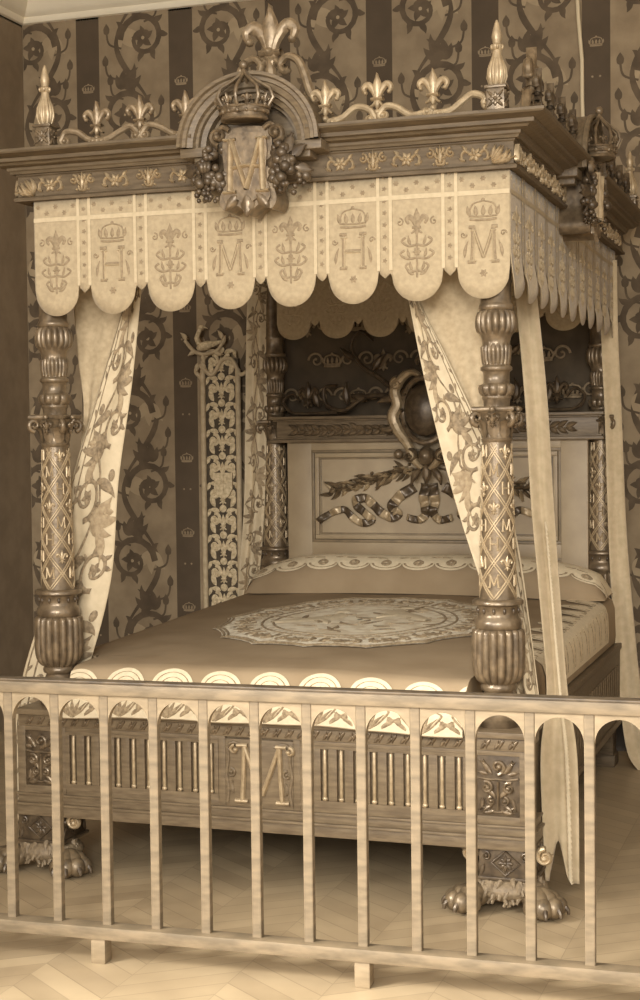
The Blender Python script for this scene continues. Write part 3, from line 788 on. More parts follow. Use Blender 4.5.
# ---- pediments (front and right-hand side), modelled facing -y about (0,0,0) = centre of cornice line
def make_pediment():
    p = MB()
    n = 28
    def arc(r, y, rz=None): return [(r*cos(PI*i/n), y, (rz or r)*sin(PI*i/n)) for i in range(n+1)]
    prof = [(.285, .34), (.285, -.16), (.288, -.165), (.292, -.17), (.292, -.188), (.278, -.19), (.272, -.178), (.258, -.178), (.254, -.17), (.232, -.165), (.226, -.15), (.214, -.15), (.210, -.135), (.190, -.13), (.186, -.10), (.175, -.10), (.172, -.05)]
    p.grid([arc(r, y, r*.93) for r, y in prof])
    # closed back and tympanum
    back = [(-.285, -.0)] + [(.285*cos(PI-PI*i/n), .285*.93*sin(PI-PI*i/n)) for i in range(1, n)] + [(.285, -.0)]
    p.prism(back, .30, .34)
    ty = [(-.18, -.13), (.18, -.13)] + [(.18*cos(PI*i/n), .18*.93*sin(PI*i/n)) for i in range(n+1)]
    p.prism(ty, -.052, -.035)
    # stepped feet of the arch
    for e in (-1, 1):
        p.box(min(e*.17, e*.292), max(e*.17, e*.292), -.15, .06, -.035, .002, .004)
        p.box(min(e*.17, e*.24), max(e*.17, e*.24), -.13, -.034, -.06, -.03, .004)
    ped = p.build('pediment', 'woodlit', smooth=35)
    # S scrolls and great fleur on the top
    for e in (-1, 1):
        m_ = MB(); o = Orn()
        path = bez([(e*.215, .215), (e*.19, .205), (e*.165, .235), (e*.145, .30), (e*.115, .365), (e*.07, .385), (e*.04, .355), (e*.055, .325), (e*.08, .335)], 6)
        o.stroke(path, lambda t: .022*(1-.45*t), .022)
        o.disc(e*.205, .215, .02, .024)
        o.lay(m_, lambda u, v, h: (u, .10-h, v), solid=True)
        m_.build('scroll_bracket', 'giltmid', ped)
    m_ = MB(); o = Orn(); o.fleur(0, .405, .285, .024); o.disc(0, .405, .022, .05); o.leaf(0, .27, PI/2, .12, .026, .03)
    o.lay(m_, lambda u, v, h: (u, .10-h, v), solid=True)
    m_.lathe([(.03, .255), (.034, .27), (.02, .285), (.018, .31), (.016, .36), (.03, .38), (.02, .395)], (0, .10, 0), 20)
    m_.build('fleur_de_lis', 'giltmid', ped)
    # crown, standing proud of the arch
    m_ = MB(); cy, cz = -.20, .085
    for z, r, rr in ((0, .085, .009), (.022, .094, .007), (.04, .098, .006)):
        m_.tube([(r*cos(2*PI*i/32), cy+r*.75*sin(2*PI*i/32), cz+z) for i in range(33)], rr, 8)
    m_.lathe([(.083, -.004), (.095, .04)], (0, cy, cz), 32, rad=lambda i, r, z, t: r*(.75+.25*abs(cos(t))))
    for i in range(16):
        a = 2*PI*i/16; m_.ell((.093*cos(a), cy+.073*sin(a), cz+.022), .008 if i % 2 else .0105, nu=10, nv=6)
    for i in range(8):
        a = 2*PI*i/8+PI/8*0; c_, s_ = cos(a), sin(a)
        m_.tube([(.098*c_, cy+.075*s_, cz+.045), (.118*c_, cy+.09*s_, cz+.075), (.105*c_, cy+.08*s_, cz+.11), (.06*c_, cy+.045*s_, cz+.138), (.02*c_, cy+.015*s_, cz+.165), (.004*c_, cy+.004*s_, cz+.185)], lambda t: .0085-.003*t, 8)
        o = Orn(); o.fleur(0, 0, .055, .008)
        a2 = a+PI/8
        o.lay(m_, lambda u, v, h: ((.1+h+v*.25)*cos(a2)-u*sin(a2), cy+((.1+h+v*.25)*sin(a2)+u*cos(a2))*.77, cz+.052+v), solid=True)
    m_.ell((0, cy, cz+.205), .019); m_.ell((0, cy, cz+.186), (.012, .012, .006))
    m_.build('crown', 'gilt', ped)
    # shield with rolled edges
    m_ = MB()
    sh = bez([(0, -.275), (-.045, -.235), (-.085, -.255), (-.105, -.215), (-.085, -.13), (-.092, -.02), (-.075, .05), (0, .065)], 6)
    sh = [(x*1.12, z) for x, z in sh]; sh = sh + [(-x, z) for x, z in sh[::-1][1:-1]]
    m_.prism(sh, -.175, -.036)
    sc = [(x*.82, -.1+(z+.1)*.85) for x, z in sh]
    m_.prism(sc, -.187, -.17)
    o = Orn()
    for e in (-1, 1):
        o.spiral(e*.115, .03, .036, -PI/2, 1.2, e, .013, .020)
        o.stroke(bez([(e*.07, .05), (e*.1, .065), (e*.13, .04)], 5), .012, .016)
        o.leaf(e*.04, -.20, -PI/2+e*.9, .075, .024, .016, 0, -e*.4)
    o.leaf(0, -.20, -PI/2, .085, .03, .02)
    o.lay(m_, lambda u, v, h: (u, -.176-h, v))
    m_.build('shield', 'gilt', ped)
    m_ = MB(); o = Orn()
    for e in (-1, 1):
        o.stroke([(e*.068, -.185), (e*.065, -.08), (e*.062, .01)], .0125, .020); o.stroke([(e*.060, .012), (e*.032, -.08), (0, -.178)], .0095, .026)
        o.stroke([(e*.042, -.187), (e*.095, -.187)], .007, .016); o.stroke([(e*.042, .014), (e*.092, .014)], .006, .014)
    o.stroke([(-.06, -.095), (0, -.088), (.06, -.095)], .008, .018)
    o.lay(m_, lambda u, v, h: (u, -.187-h, v)); m_.build('monogram', 'giltlight', ped)
    # hanging bunches of fruit
    for e in (-1, 1):
        rnd = random.Random(11 if e < 0 else 12)
        m_ = MB()
        for i in range(46):
            t = rnd.random(); z = -.215+.20*t; w = .058*(.45+.75*sin(PI*min(1, t*.9+.1)))
            x = e*(.165-.03*(t > .75))+rnd.uniform(-w, w)
            y = -.155-.045*(1-abs(x-e*.165)/.08)+rnd.uniform(-.01, .01); r = rnd.choice((.012, .014, .016, .022))
            if t < .3: r = rnd.choice((.009, .011, .012))
            m_.ell((x, y, z), r, nu=12, nv=8)
        for i in range(11):
            a = rnd.uniform(0, 2*PI); o = Orn(); o.leaf(0, 0, 0, .06, .018, .008, 0, rnd.uniform(-1, 1))
            cx_, cz_ = e*.165, -.10; ra = rnd.uniform(.02, .05)
            o.lay(m_, lambda u, v, h: (cx_+(ra+u)*cos(a)-v*sin(a), -.16-h-.03*(1-u/.06), cz_+((ra+u)*sin(a)+v*cos(a))*1.3), solid=True)
        m_.ell((e*.15, -.17, -.035), (.03, .025, .022), nu=16, nv=10)
        # melon with ribs
        m_.lathe([(.004, -.03), (.02, -.024), (.03, -.008), (.031, .006), (.022, .022), (.005, .03)], (e*.172, -.185, -.085), 32, rad=lambda i, r, z, t: r*(.85+.15*abs(sin(4*t))))
        m_.build('fruit_garland', 'giltdark', ped)
    return ped
ped = make_pediment(); ped.parent = bed; ped.location = (-.842+OFF.x, -.06+OFF.y, 2.705); ped.scale = (.92, .92, .92)
dup(ped, bed, (.03+OFF.x, 1.0+OFF.y, 2.705), PI/2)

# ---- finials
def make_finial():
    m_ = MB()
    m_.box(-.036, .036, -.036, .036, .0, .012, .003); m_.box(-.031, .031, -.031, .031, .01, .085, .002); m_.box(-.038, .038, -.038, .038, .083, .094, .003)
    o = Orn(); o.rosette(0, .047, .024, .008, 0, 8)
    for a in (PI/4, 3*PI/4, 5*PI/4, 7*PI/4): o.leaf(.012*cos(a), .047+.012*sin(a), a, .028, .006, .007)
    for k in range(4):
        R_ = Matrix.Rotation(k*PI/2, 3, 'Z'); o.lay(m_, lambda u, v, h: tuple(R_ @ Vector((u, -.031-h, v))))
    f_ = m_.build('finial', 'gilt')
    v = MB()
    v.lathe([(.016, .093), (.026, .10), (.032, .12), (.033, .14), (.028, .165), (.020, .185), (.016, .20), (.0145, .215), (.02, .222), (.02, .232), (.013, .238), (.016, .25), (.018, .262), (.013, .285), (.008, .305), (.003, .318)], n=72, rad=lambda i, r, z, t: r*(1+(.12*abs(sin(6*t))-.06 if z < .2 else 0)))
    for i in range(8):
        a = 2*PI*i/8; v.tube([(.022*cos(a), .022*sin(a), .098), (.0325*cos(a), .0325*sin(a), .125), (.030*cos(a), .030*sin(a), .155), (.021*cos(a), .021*sin(a), .18)], lambda t: .0065*(1-.6*t), 6)
    for i in range(5):
        a = 2*PI*i/5; v.ell((.019*cos(a), .019*sin(a), .226), (.006, .006, .009), nu=8, nv=6)
    v.build('flame_urn', 'giltlight', f_)
    return f_
fin = make_finial(); fin.parent = bed; fin.location = (.036+OFF.x, -.12+OFF.y, 2.756)
dup(fin, bed, (-1.695+OFF.x, -.12+OFF.y, 2.756)); dup(fin, bed, (.14+OFF.x, 2.5+OFF.y, 2.756))
# ---- cresting: wavy scrolls that carry fleurs-de-lis; each stretch its own part
def cresting(name, pts, fleurs, mp, dim):  # dim: gilding tone that carries how light falls on the stretch
    m_ = MB(); o = Orn()
    for P in pts:
        o.stroke(bez(P, 7), lambda t: .0125, .012)
        for end, nb in ((P[0], P[1]), (P[-1], P[-2])):
            sg = 1 if nb[0] > end[0] else -1
            o.spiral(end[0]+sg*.018, end[1]-.002, .020, (PI if sg > 0 else 0)-.3*sg, 1.1, sg, .009, .012)
    o.stroke([(min(p[0] for P in pts for p in P)-.02, .005), (max(p[0] for P in pts for p in P)+.02, .005)], .006, .008)
    o.lay(m_, mp, solid=True)
    c_ = bpart(m_, name, dim)
    for x, z in fleurs:
        f_ = MB(); oo = Orn(); oo.fleur(x, z, .135, .014); oo.disc(x, z-.045, .012, .014)
        oo.lay(f_, mp, solid=True); bsub(f_, 'fleur_de_lis', dim, c_)
    return c_
yf = -.12
def wav(xs): # hump from x0 to x1
    x0, x1 = xs; L_ = x1-x0
    return [(x0+.012, .035), (x0+.03, .058), (x0+.35*L_, .050), (x0+.6*L_, .022), (x1-.03, .03), (x1, .018)]
front = lambda u, v, h: (u, yf-h, 2.757+v)
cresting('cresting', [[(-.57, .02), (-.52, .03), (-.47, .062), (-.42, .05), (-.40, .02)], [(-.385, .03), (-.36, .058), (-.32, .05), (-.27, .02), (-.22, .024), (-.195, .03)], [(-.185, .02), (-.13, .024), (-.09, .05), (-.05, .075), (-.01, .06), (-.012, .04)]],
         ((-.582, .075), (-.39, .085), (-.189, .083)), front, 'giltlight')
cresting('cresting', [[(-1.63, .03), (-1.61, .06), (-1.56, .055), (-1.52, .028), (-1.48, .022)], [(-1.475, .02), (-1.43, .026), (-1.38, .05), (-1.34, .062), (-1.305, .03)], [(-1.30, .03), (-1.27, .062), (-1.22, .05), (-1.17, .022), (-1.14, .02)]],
         ((-1.48, .075), (-1.303, .082), (-1.12, .085)), front, 'giltmid')  # duller gilding puts the dimmer left end into the colour
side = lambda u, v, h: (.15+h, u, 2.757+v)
cresting('cresting', [[(.0+.24*k, .03), (.03+.24*k, .06), (.1+.24*k, .05), (.16+.24*k, .022), (.22+.24*k, .03)] for k in range(4)], tuple((.02+.24*k, .085) for k in range(5)), side, 'giltdark')  # shade of the right-hand side put into the colour
cresting('cresting', [[(1.58+.24*k, .03), (1.61+.24*k, .06), (1.68+.24*k, .05), (1.74+.24*k, .022), (1.80+.24*k, .03)] for k in range(4)], tuple((1.58+.24*k, .085) for k in range(4)), side, 'giltdark')  # same shaded tone as the stretch before

# ================================================================== VALANCES
TW, SW = .186, .0497           # tab and strip widths
def valance_edge(s, notch, drop):
    """lower edge below the notch line at distance s along a run of tabs and strips"""
    p = s % (TW+SW)
    if p < TW:
        q = (p-TW/2)/(TW/2); return notch-drop*math.sqrt(max(0, 1-abs(q)**2.1))
    q = (p-TW)/SW
    return notch+.006-.024*abs(1-abs(2*q-1)) if .1 < q < .9 else notch+.012
def valance(name, L, top, notch, drop, mp, label, motifs, cup=.0, mats=('valance', 'valemb', 'valband'), fold=.004, emb=True):
    mb = MB(); n = int(L/.006); rows_ = 9
    cols = []
    def wave(s, z):
        p = (s % (TW+SW)); q = (p-TW/2)/(TW/2) if p < TW else 0
        dn = max(0, (notch+.06-z)/.15)
        return fold*sin(s*5.1)+fold*.5*sin(s*13+1)+cup*dn*(q*q)*(1 if p < TW else 0)*(.6+.4*sin(s*3.3))
    for i in range(n+1):
        s = L*i/n; zb_ = valance_edge(s, notch, drop)
        cols.append([mp(s, zb_+(top-zb_)*k/rows_, wave(s, zb_+(top-zb_)*k/rows_)) for k in range(rows_+1)])
    mb.grid(cols)
    v = mb.build(name, mats[0], smooth=60, solid=.0025)
    tag(v, label[0], label[1])
    if emb:
        e_ = MB(); o = Orn()
        # woven bands: one across, two beside every strip
        xb = top-.072
        o.stroke([(L*i/120, xb) for i in range(121)], .008, .0022, 1, True)
        nt = int((L+SW)/(TW+SW)+.01)
        for i in range(nt):
            a = i*(TW+SW); m = a+TW/2
            for x in ([a+TW+.002, a+TW+SW-.002] if i < nt-1 else []):
                o.stroke([(x, notch+.01+(top-.005-notch)*k/8) for k in range(9)], .006, .0023, 1, True)
            # star flowers in the upper band
            for j in range(5):
                o.rosette(a+TW*(j+.5)/5, top-.035+.012*(-1)**j, .010, .0022, 0, 6)
            if i < nt-1:
                for z in range(8): o.rosette(a+TW+SW/2, notch+.045+.042*z, .009, .0022, 0, 5)
            ch = motifs[i % len(motifs)]
            zc = (xb+notch-drop)/2+.02
            if ch in 'MH':
                o.letter(ch, m, zc-.075, .12, .0062, .004)
                o.letter(ch, m, zc-.072, .105, .002, .006, 1)
                o.crown(m, zc+.072, .095, .0045, .003)
                for e in (-1, 1): o.spiral(m+e*.07, zc+.02, .012, 0, 1, e, .003, .003); o.leaf(m+e*.066, zc-.06, PI/2, .06, .006, .003, 0, e*.5)
                o.rosette(m, zc-.115, .014, .003, 0, 6)
            else:
                o.fleur(m, zc+.055, .10, .003)
                for z, r in ((-.005, .045), (-.05, .05), (-.095, .034)):
                    for e in (-1, 1):
                        o.stroke(bez([(m, zc+z), (m+e*r*.7, zc+z-.004), (m+e*r*1.2, zc+z+.014), (m+e*r*.9, zc+z+.026)], 5), .0042, .003)
                        o.leaf(m+e*r*.5, zc+z, PI/2-e*.5, .035, .006, .003, 0, e*.6)
                o.stroke([(m, zc-.12), (m, zc), (m, zc+.05)], .004, .003); o.rosette(m, zc-.03, .015, .004, 0, 6)
                for e in (-1, 1): o.leaf(m+e*.01, zc-.11, PI/2-e*1.2, .045, .007, .003, 0, e); o.spiral(m+e*.062, zc+.075, .015, PI/2, 1, e, .003, .003)
        o.lay(e_, lambda u, w, h: mp(u, w, wave(u, w)+.0015+h), (0, 1))
        e_.build('embroidery', [mats[1], mats[2]], v, smooth=60)
    return v
Lf = 8*TW+7*SW
valance('bed_valance', Lf, 2.574, 2.238, .102, lambda s, z, h: (-1.777+s*1.0045, -.072-h, z), ('pale scalloped linen valance embroidered with M, H and fleurs along the front of the canopy', 'valance'), 'FHFMFHFM', cup=-.006)
Lr = 11*TW+10*SW
valance('bed_valance', Lr, 2.574, 2.232, .092, lambda s, z, h: (.066+h, -.070+s, z), ('shaded scalloped valance hanging along the right-hand side of the canopy', 'valance'), 'FF', cup=.030, fold=.003, mats=('valance', 'valside', 'valside'))
Lb = 7*TW+6*SW
valance('bed_valance', Lb, 2.574, 2.262, .085, lambda s, z, h: (-1.66+s, 2.27-h, z), ('dim inner valance with round tabs hanging across the canopy above the headboard', 'valance'), 'FF', fold=.003, mats=('valance', 'valside', 'valside'))

# dark headcloth behind the crest
m_ = MB()
rows = [[(-1.72+1.70*i/60, 2.53+.006*sin(i*.9), 1.45+1.12*k/10) for i in range(61)] for k in range(11)]
m_.grid(rows)
o = Orn()
for r in range(4):
    for c_ in range(6):
        x = -1.58+.285*c_+(.14 if r % 2 else 0); z = 1.86+.19*r
        if x > -.1: continue
        o.fleur(x, z, .12, .003) if (r+c_) % 2 == 0 else o.crown(x, z, .09, .006, .003)
        o.spiral(x+.09, z+.03, .045, 0, 1.2, 1, .006, .002); o.spiral(x-.09, z+.03, .045, PI, 1.2, -1, .006, .002)
o.lay(m_, lambda u, v, h: (u, 2.518-h, v), (1, 1))
tag(m_.build('headcloth', ['darkcloth', 'darkemb'], smooth=60, solid=.004), 'dark patterned headcloth hanging between the rear posts behind the headboard crest', 'hanging')

# ================================================================== CURTAINS
def interp(P, t):
    """P: list of (x,y,z) with t in 0..1 by index"""
    x = t*(len(P)-1); i = min(int(x), len(P)-2); f = x-i
    p0, p1, p2, p3 = P[max(i-1, 0)], P[i], P[i+1], P[min(i+2, len(P)-1)]
    return .5*((2*p1)+(p2-p0)*f+(2*p0-5*p1+4*p2-p3)*f*f+(3*p1-p0-3*p2+p3)*f**3)
def cloth(Lp, Rp, folds=3, amp=.012, phase=0., nrm=Vector((0, -1, 0)), hem=0.):
    def S(u, v, h=0.):
        a, b_ = interp(Lp, v), interp(Rp, v)
        p = a.lerp(b_, u)
        w = amp*sin(2*PI*folds*u+phase+1.5*v)*(.4+.6*v)
        return p + nrm*(w+h)
    return S
def cloth_mesh(S, nu=40, nv=60, edge=None):
    mb = MB()
    mb.grid([[tuple(S(i/nu, (j/nv)*(edge(i/nu) if edge else 1))) for i in range(nu+1)] for j in range(nv+1)])
    return mb
E_ = lambda pts: [at(*p) for p in pts]
def vine_band(S, dims, k_flip=1, seed=1, border=True, wd=.16):
    """flower and leaf embroidery on a band; dims = rough width and length in metres"""
    W, L = dims; o = Orn(); rnd = random.Random(seed)
    n = int(L/.17)
    st = [(W*(.5+.2*sin(PI*t*n/24)), L*t/24) for t in range(25)]
    o.stroke(st, .0045, .002)
    for i in range(n):
        y = L*(i+.5)/n; sg = 1 if i % 2 else -1; x = W*(.56+.08*sg)
        rinceau(o, x+sg*W*.10, y, W*.27, PI/2, sg, W*.036, .003, 0, 6)
        for a_, L_ in ((.6, .10), (1.1, .11), (1.7, .09)):
            o.leaf(x-sg*W*.06, y+.045, PI/2+sg*a_, L_, W*.085, .003, i % 3 == 1, sg*.9)
        o.leaf(x-sg*W*.1, y-.035, PI/2+sg*1.5, .09, W*.075, .003, 0, -sg); o.leaf(x+sg*W*.05, y-.09, PI/2-sg*.7, .08, W*.07, .003, 1, sg)
        o.rosette(W*.56-sg*W*.26, y+.04, W*.13, .003, 1, 6)
        o.disc(W*.56-sg*W*.3, y-.05, W*.06, .003, 0, 10, .016)
    if border:
        for x in (.05, .17):
            o.stroke([(W*x, L*t/40) for t in range(41)], W*.008+.0008, .002)
        m = int(L/.05)
        for i in range(m): o.leaf(W*.11, L*(i+.2)/m, PI/2+.5*(-1)**i, .03, W*.025, .002)
    e_ = MB()
    o.lay(e_, lambda u, v, h: tuple(S(min(max(u/W, .004), .996), min(max(v/L, .002), .998), .003+h)), (0, 1))
    return e_

# front left
Y1 = .108
Lp = E_([(134, 235, Y1), (128, 290, Y1), (100, 388, Y1), (72, 482, Y1), (46, 598, Y1), (24, 676, Y1), (16, 735, Y1), (18, 800, Y1)])
Rp = E_([(148, 235, Y1), (141, 290, Y1), (132, 380, Y1), (118, 480, Y1), (110, 580, Y1), (86, 672, Y1), (60, 735, Y1), (36, 800, Y1)])
S = cloth(Lp, Rp, 1.5, .012, .4)
ct = thing('bed_curtain', 'embroidered cream curtain swept behind the front left bed post', 'curtain', tuple(at(80, 235, Y1)-Vector((0, 0, 2.4))))
def cpart(mb, name, mats, parent, root=None, **kw):
    r = root or parent; off = r.location
    mb.v = [(v[0]-off[0], v[1]-off[1], v[2]-off[2]) for v in mb.v]
    return mb.build(name, mats, parent, **kw)
bd = cpart(cloth_mesh(S, 24, 80), 'embroidered_band', 'silk', ct, solid=.003)
cpart(vine_band(S, (.2, 1.75), seed=3), 'embroidery', ['silkemb', 'thread'], bd, root=ct)
Ll = E_([(72, 235, Y1+.03), (74, 300, Y1+.03), (79, 360, Y1+.03), (84, 420, Y1+.03), (70, 520, Y1+.03)])
Rl = E_([(140, 235, Y1+.02), (134, 300, Y1+.02), (112, 370, Y1+.02), (94, 430, Y1+.02), (76, 520, Y1+.02)])
S2 = cloth(Ll, Rl, 1.5, .008, 1)
cpart(cloth_mesh(S2, 24, 40), 'lining', 'lining', ct, solid=.003)
# front right
Lp = E_([(396, 235, Y1), (407, 290, Y1), (421, 362, Y1), (439, 440, Y1), (458, 510, Y1), (482, 585, Y1), (505, 650, Y1), (520, 705, Y1)])
Rp = E_([(402, 235, Y1), (414, 290, Y1), (444, 352, Y1), (474, 415, Y1), (500, 470, Y1), (518, 545, Y1), (530, 625, Y1), (540, 705, Y1)])
S = cloth(Lp, Rp, 1.5, .010, 2.)
ct = thing('bed_curtain', 'embroidered cream curtain drawn diagonally behind the front right bed post', 'curtain', tuple(at(450, 235, Y1)-Vector((0, 0, 2.4))))
bd = cpart(cloth_mesh(S, 24, 80), 'embroidered_band', 'silk', ct, solid=.003)
So = lambda u, v, h=0.: S(1-u, v, h)
cpart(vine_band(So, (.2, 1.6), seed=5), 'embroidery', ['silkemb', 'thread'], bd, root=ct)
Ll = E_([(402, 235, Y1+.02), (412, 292, Y1+.02), (440, 356, Y1+.02), (472, 425, Y1+.02), (490, 500, Y1+.02)])
Rl = E_([(484, 235, Y1+.03), (486, 292, Y1+.03), (490, 356, Y1+.03), (494, 425, Y1+.03), (498, 500, Y1+.03)])
S2 = cloth(Ll, Rl, 2, .008, 1)
ln = cpart(cloth_mesh(S2, 24, 40), 'lining', 'lining', ct, solid=.003)
# plain curtain on the right side, front
Lp = E_([(511, 240, .58), (516, 300, .57), (525, 400, .5), (531, 500, .42), (540, 600, .34), (547, 690, .26), (541, 760, .2), (546, 880, .12)])
Rp = E_([(529, 240, .64), (537, 300, .63), (547, 400, .56), (553, 500, .48), (560, 600, .4), (567, 690, .32), (577, 760, .28), (579, 885, .20)])
S = cloth(Lp, Rp, 1.6, .012, .2)
pc = tag(cloth_mesh(S, 30, 80, lambda u: 1-.055*sin(PI*min(1, u/.8))**2*(u > .1)).build('bed_curtain', 'linen2', solid=.003), 'plain pale curtain hanging straight to the floor outside the front right post', 'curtain')
m_ = MB()
rnd = random.Random(2)
for q in range(90):
    v = .46+.53*q/90; uu = .62+.22*v-.1
    p = S(uu, v, .010); p2 = S(min(.99, uu+.09), min(v+.012, .999), .030)
    m_.tube([tuple(p), tuple((p+p2)/2+Vector((0, -.006, 0))), tuple(p2)], .0048, 5)
m_.build('fringe', 'lace', pc)
# rear right
Lp = E_([(601, 260, 2.36), (601, 330, 2.36), (605, 420, 2.36), (608, 520, 2.36), (612, 600, 2.36), (619, 690, 2.36), (627, 750, 2.36), (640, 772, 2.36)])
Rp = E_([(617, 260, 2.40), (618, 330, 2.40), (622, 420, 2.40), (626, 520, 2.40), (632, 600, 2.40), (641, 690, 2.40), (652, 750, 2.40), (664, 772, 2.40)])
S = cloth(Lp, Rp, 1.3, .010, .5)
tag(cloth_mesh(S, 24, 60).build('bed_curtain', 'linen2', solid=.003), 'narrow plain curtain hanging beside the rear right post against the wall', 'curtain')
# rear left
Y2 = 2.385
Lp = E_([(249, 280, Y2), (247, 330, Y2), (246, 420, Y2), (245, 500, Y2), (241, 560, Y2), (237, 615, Y2)])
Rp = E_([(268, 280, Y2), (266, 330, Y2), (266, 420, Y2), (264, 500, Y2), (260, 560, Y2), (254, 615, Y2)])
S = cloth(Lp, Rp, 1.5, .018, 1.2)
cb = tag(cloth_mesh(S, 30, 60).build('bed_curtain', 'silk', solid=.003), 'narrow embroidered curtain hanging beside the rear left post', 'curtain')
vine_band(S, (.15, 1.6), seed=8, border=False).build('embroidery', ['silkemb', 'thread'], cb)

# ================================================================== BEDDING
def ztop(y): return .800+.032*max(0, y)
TX0, TX1 = -1.800, .050
m_ = MB(); m_.box(-1.755, .025, .0, HY-.01, .545, .615, .01); bpart(m_, 'bed_base', 'wood')
YB = 2.02
def cross(y):
    z = ztop(y); P = []
    for x, zz in ((TX0-.03, .634), (TX0-.034, .67), (TX0-.03, z-.07), (TX0-.018, z-.03), (TX0+.01, z-.008), (TX0+.05, z)): P.append((x, y, zz))
    for i in range(1, 40):
        x = TX0+.05+(TX1-TX0-.1)*i/40; P.append((x, y, z+.018*sin(PI*i/40)+.003*sin(x*9+y*7)))
    for x, zz in ((TX1-.05, z), (TX1-.01, z-.008), (TX1+.018, z-.03), (TX1+.03, z-.07), (TX1+.034, .67), (TX1+.03, .634)): P.append((x, y, zz))
    return P
cv = MB()
rows = [cross(.155+(HY-.03-.155)*j/44) for j in range(45)]
cv.grid(rows)
FX = (-1.648, -.095)
def tongue(x, s):
    """coverlet going over the foot of the bed: s = 0 at y=.125, growing to the hem"""
    z = ztop(0)+.018*sin(PI*min(1, max(0, (x-TX0-.05)/(TX1-TX0-.1))))+.003*sin(x*9+.85)
    P = ((0, .16, 0), (.14, .02, -.001), (.20, -.035, -.004), (.235, -.068, -.014), (.26, -.085, -.034), (.30, -.098, -.072), (.345, -.150, -.118), (.40, -.153, -.193))
    k = 0
    while k < len(P)-2 and s > P[k+1][0]: k += 1
    f = (s-P[k][0])/(P[k+1][0]-P[k][0]); f = min(max(f, 0), 1)
    y = P[k][1]*(1-f)+P[k+1][1]*f; dz = P[k][2]*(1-f)+P[k+1][2]*f
    return Vector((x, y-.006*sin(x*23)-.003*max(0, min(1, (s-.24)*8)), z+.032*max(0, y)+dz))
cv.grid([[tuple(tongue(FX[0]+(FX[1]-FX[0])*i/60, .40*j/30)) for i in range(61)] for j in range(31)])
for fx, tx in ((FX[0], TX0-.03), (FX[1], TX1+.03)):
    cv.grid([[tuple(tongue(fx, .40*j/30)), (fx, tongue(fx, .40*j/30).y, .64)] for j in range(31)])
    row = [p for p in cross(.155) if min(fx, tx)-.01 <= p[0] <= max(fx, tx)+.01]
    cv.grid([[p, (p[0], p[1], .636)] for p in row])
cov = tag(cv.build('coverlet', 'velvet', smooth=60), 'brown velvet coverlet with pale needlework medallion spread over the bed', 'coverlet')
# white scalloped border over the foot
def border_strip(name, n, top_s, S, mats, orn, parent):
    mb = MB()
    mb.grid([[tuple(S(i/n, top_s(i/n)+(1-top_s(i/n))*k/14)) for k in range(15)] for i in range(n+1)])
    orn.lay(mb, lambda u, v, h: tuple(S(min(max(u, 0), 1), v, h)), (1, 1))
    return mb.build(name, mats, parent, smooth=60)
nsc = 8
def sc(u):
    p = (u*nsc+.28) % 1; q = (p-.5)/.44
    return .79 - .19*math.sqrt(1-q*q) if abs(q) < 1 else .79
def Sf(u, v, h=0.):
    p = tongue(FX[0]+(FX[1]-FX[0])*u, .40*v); return p+Vector((0, -.004-h, .004+h*.6))
o = Orn()
L_ = FX[1]-FX[0]
for i in range(nsc+1):
    c_ = (i+.22)/nsc
    for f_ in (.80, .55):
        o.stroke([(c_+.44*f_/nsc*cos(PI*t/14), .79-.19*f_*sin(PI*t/14)) for t in range(15)], .0018, .002)
    for e in (-2, -1, 0, 1, 2):
        o.leaf(c_+e*.003, .992, -PI/2+e*.10, .13-.012*abs(e), .0062, .003, 0, e*.15)
        o.leaf(c_+e*.004, .785, -PI/2+e*.10, .06, .004, .003, 0, e*.1)
    for e in (-1, 1):
        o.stroke(bez([(c_, .995), (c_+e*.022, .96), (c_+e*.04, .91), (c_+e*.05, .87), (c_+e*.038, .85)], 5), .0032, .003)
        o.leaf(c_+e*.034, .985, -PI/2+e*.3, .10, .008, .003, 0, e*.5); o.disc(c_+e*.052, .93, .007, .003, 0, 8, .03)
border_strip('lace_border', 400, sc, Sf, ['lace', 'laceemb'], o, cov)
# side embroidery on the right, near the head
def Sside(u, v, h=0.):
    y = .45+1.62*u; z = ztop(y)
    P = [(TX1-.17, z+.007), (TX1-.10, z+.004), (TX1-.05, z), (TX1-.01, z-.008), (TX1+.018, z-.03), (TX1+.03, z-.07), (TX1+.034, .70), (TX1+.031, .665)]
    t = min(max(v, 0), 1)*(len(P)-1); i = min(int(t), len(P)-2); f = t-i
    x = P[i][0]*(1-f)+P[i+1][0]*f; zz = P[i][1]*(1-f)+P[i+1][1]*f
    k = min(1, max(0, v-.25)/.3)
    return Vector((x+(.005+h)*k, y, zz+(.005+h)*(1-k*.7)))
nss = 9
def scs(u):
    p = (u*nss) % 1; q = (p-.5)/.42
    return .42-.38*math.sqrt(1-q*q) if abs(q) < 1 else .42
o = Orn()
for i in range(nss):
    c_ = (i+.5)/nss
    o.stroke([(c_+.34/nss*cos(PI*t/12), .44-.31*sin(PI*t/12)) for t in range(13)], .003, .002)
    for e in (-1, 1):
        o.leaf(c_+e*.012, .92, -PI/2+e*.02, .34, .004, .003, 0, e*.08); o.disc(c_+e*.02, .40, .005, .003, 0, 8, .04)
border_strip('lace_border', 300, scs, Sside, ['lace', 'laceemb'], o, cov)
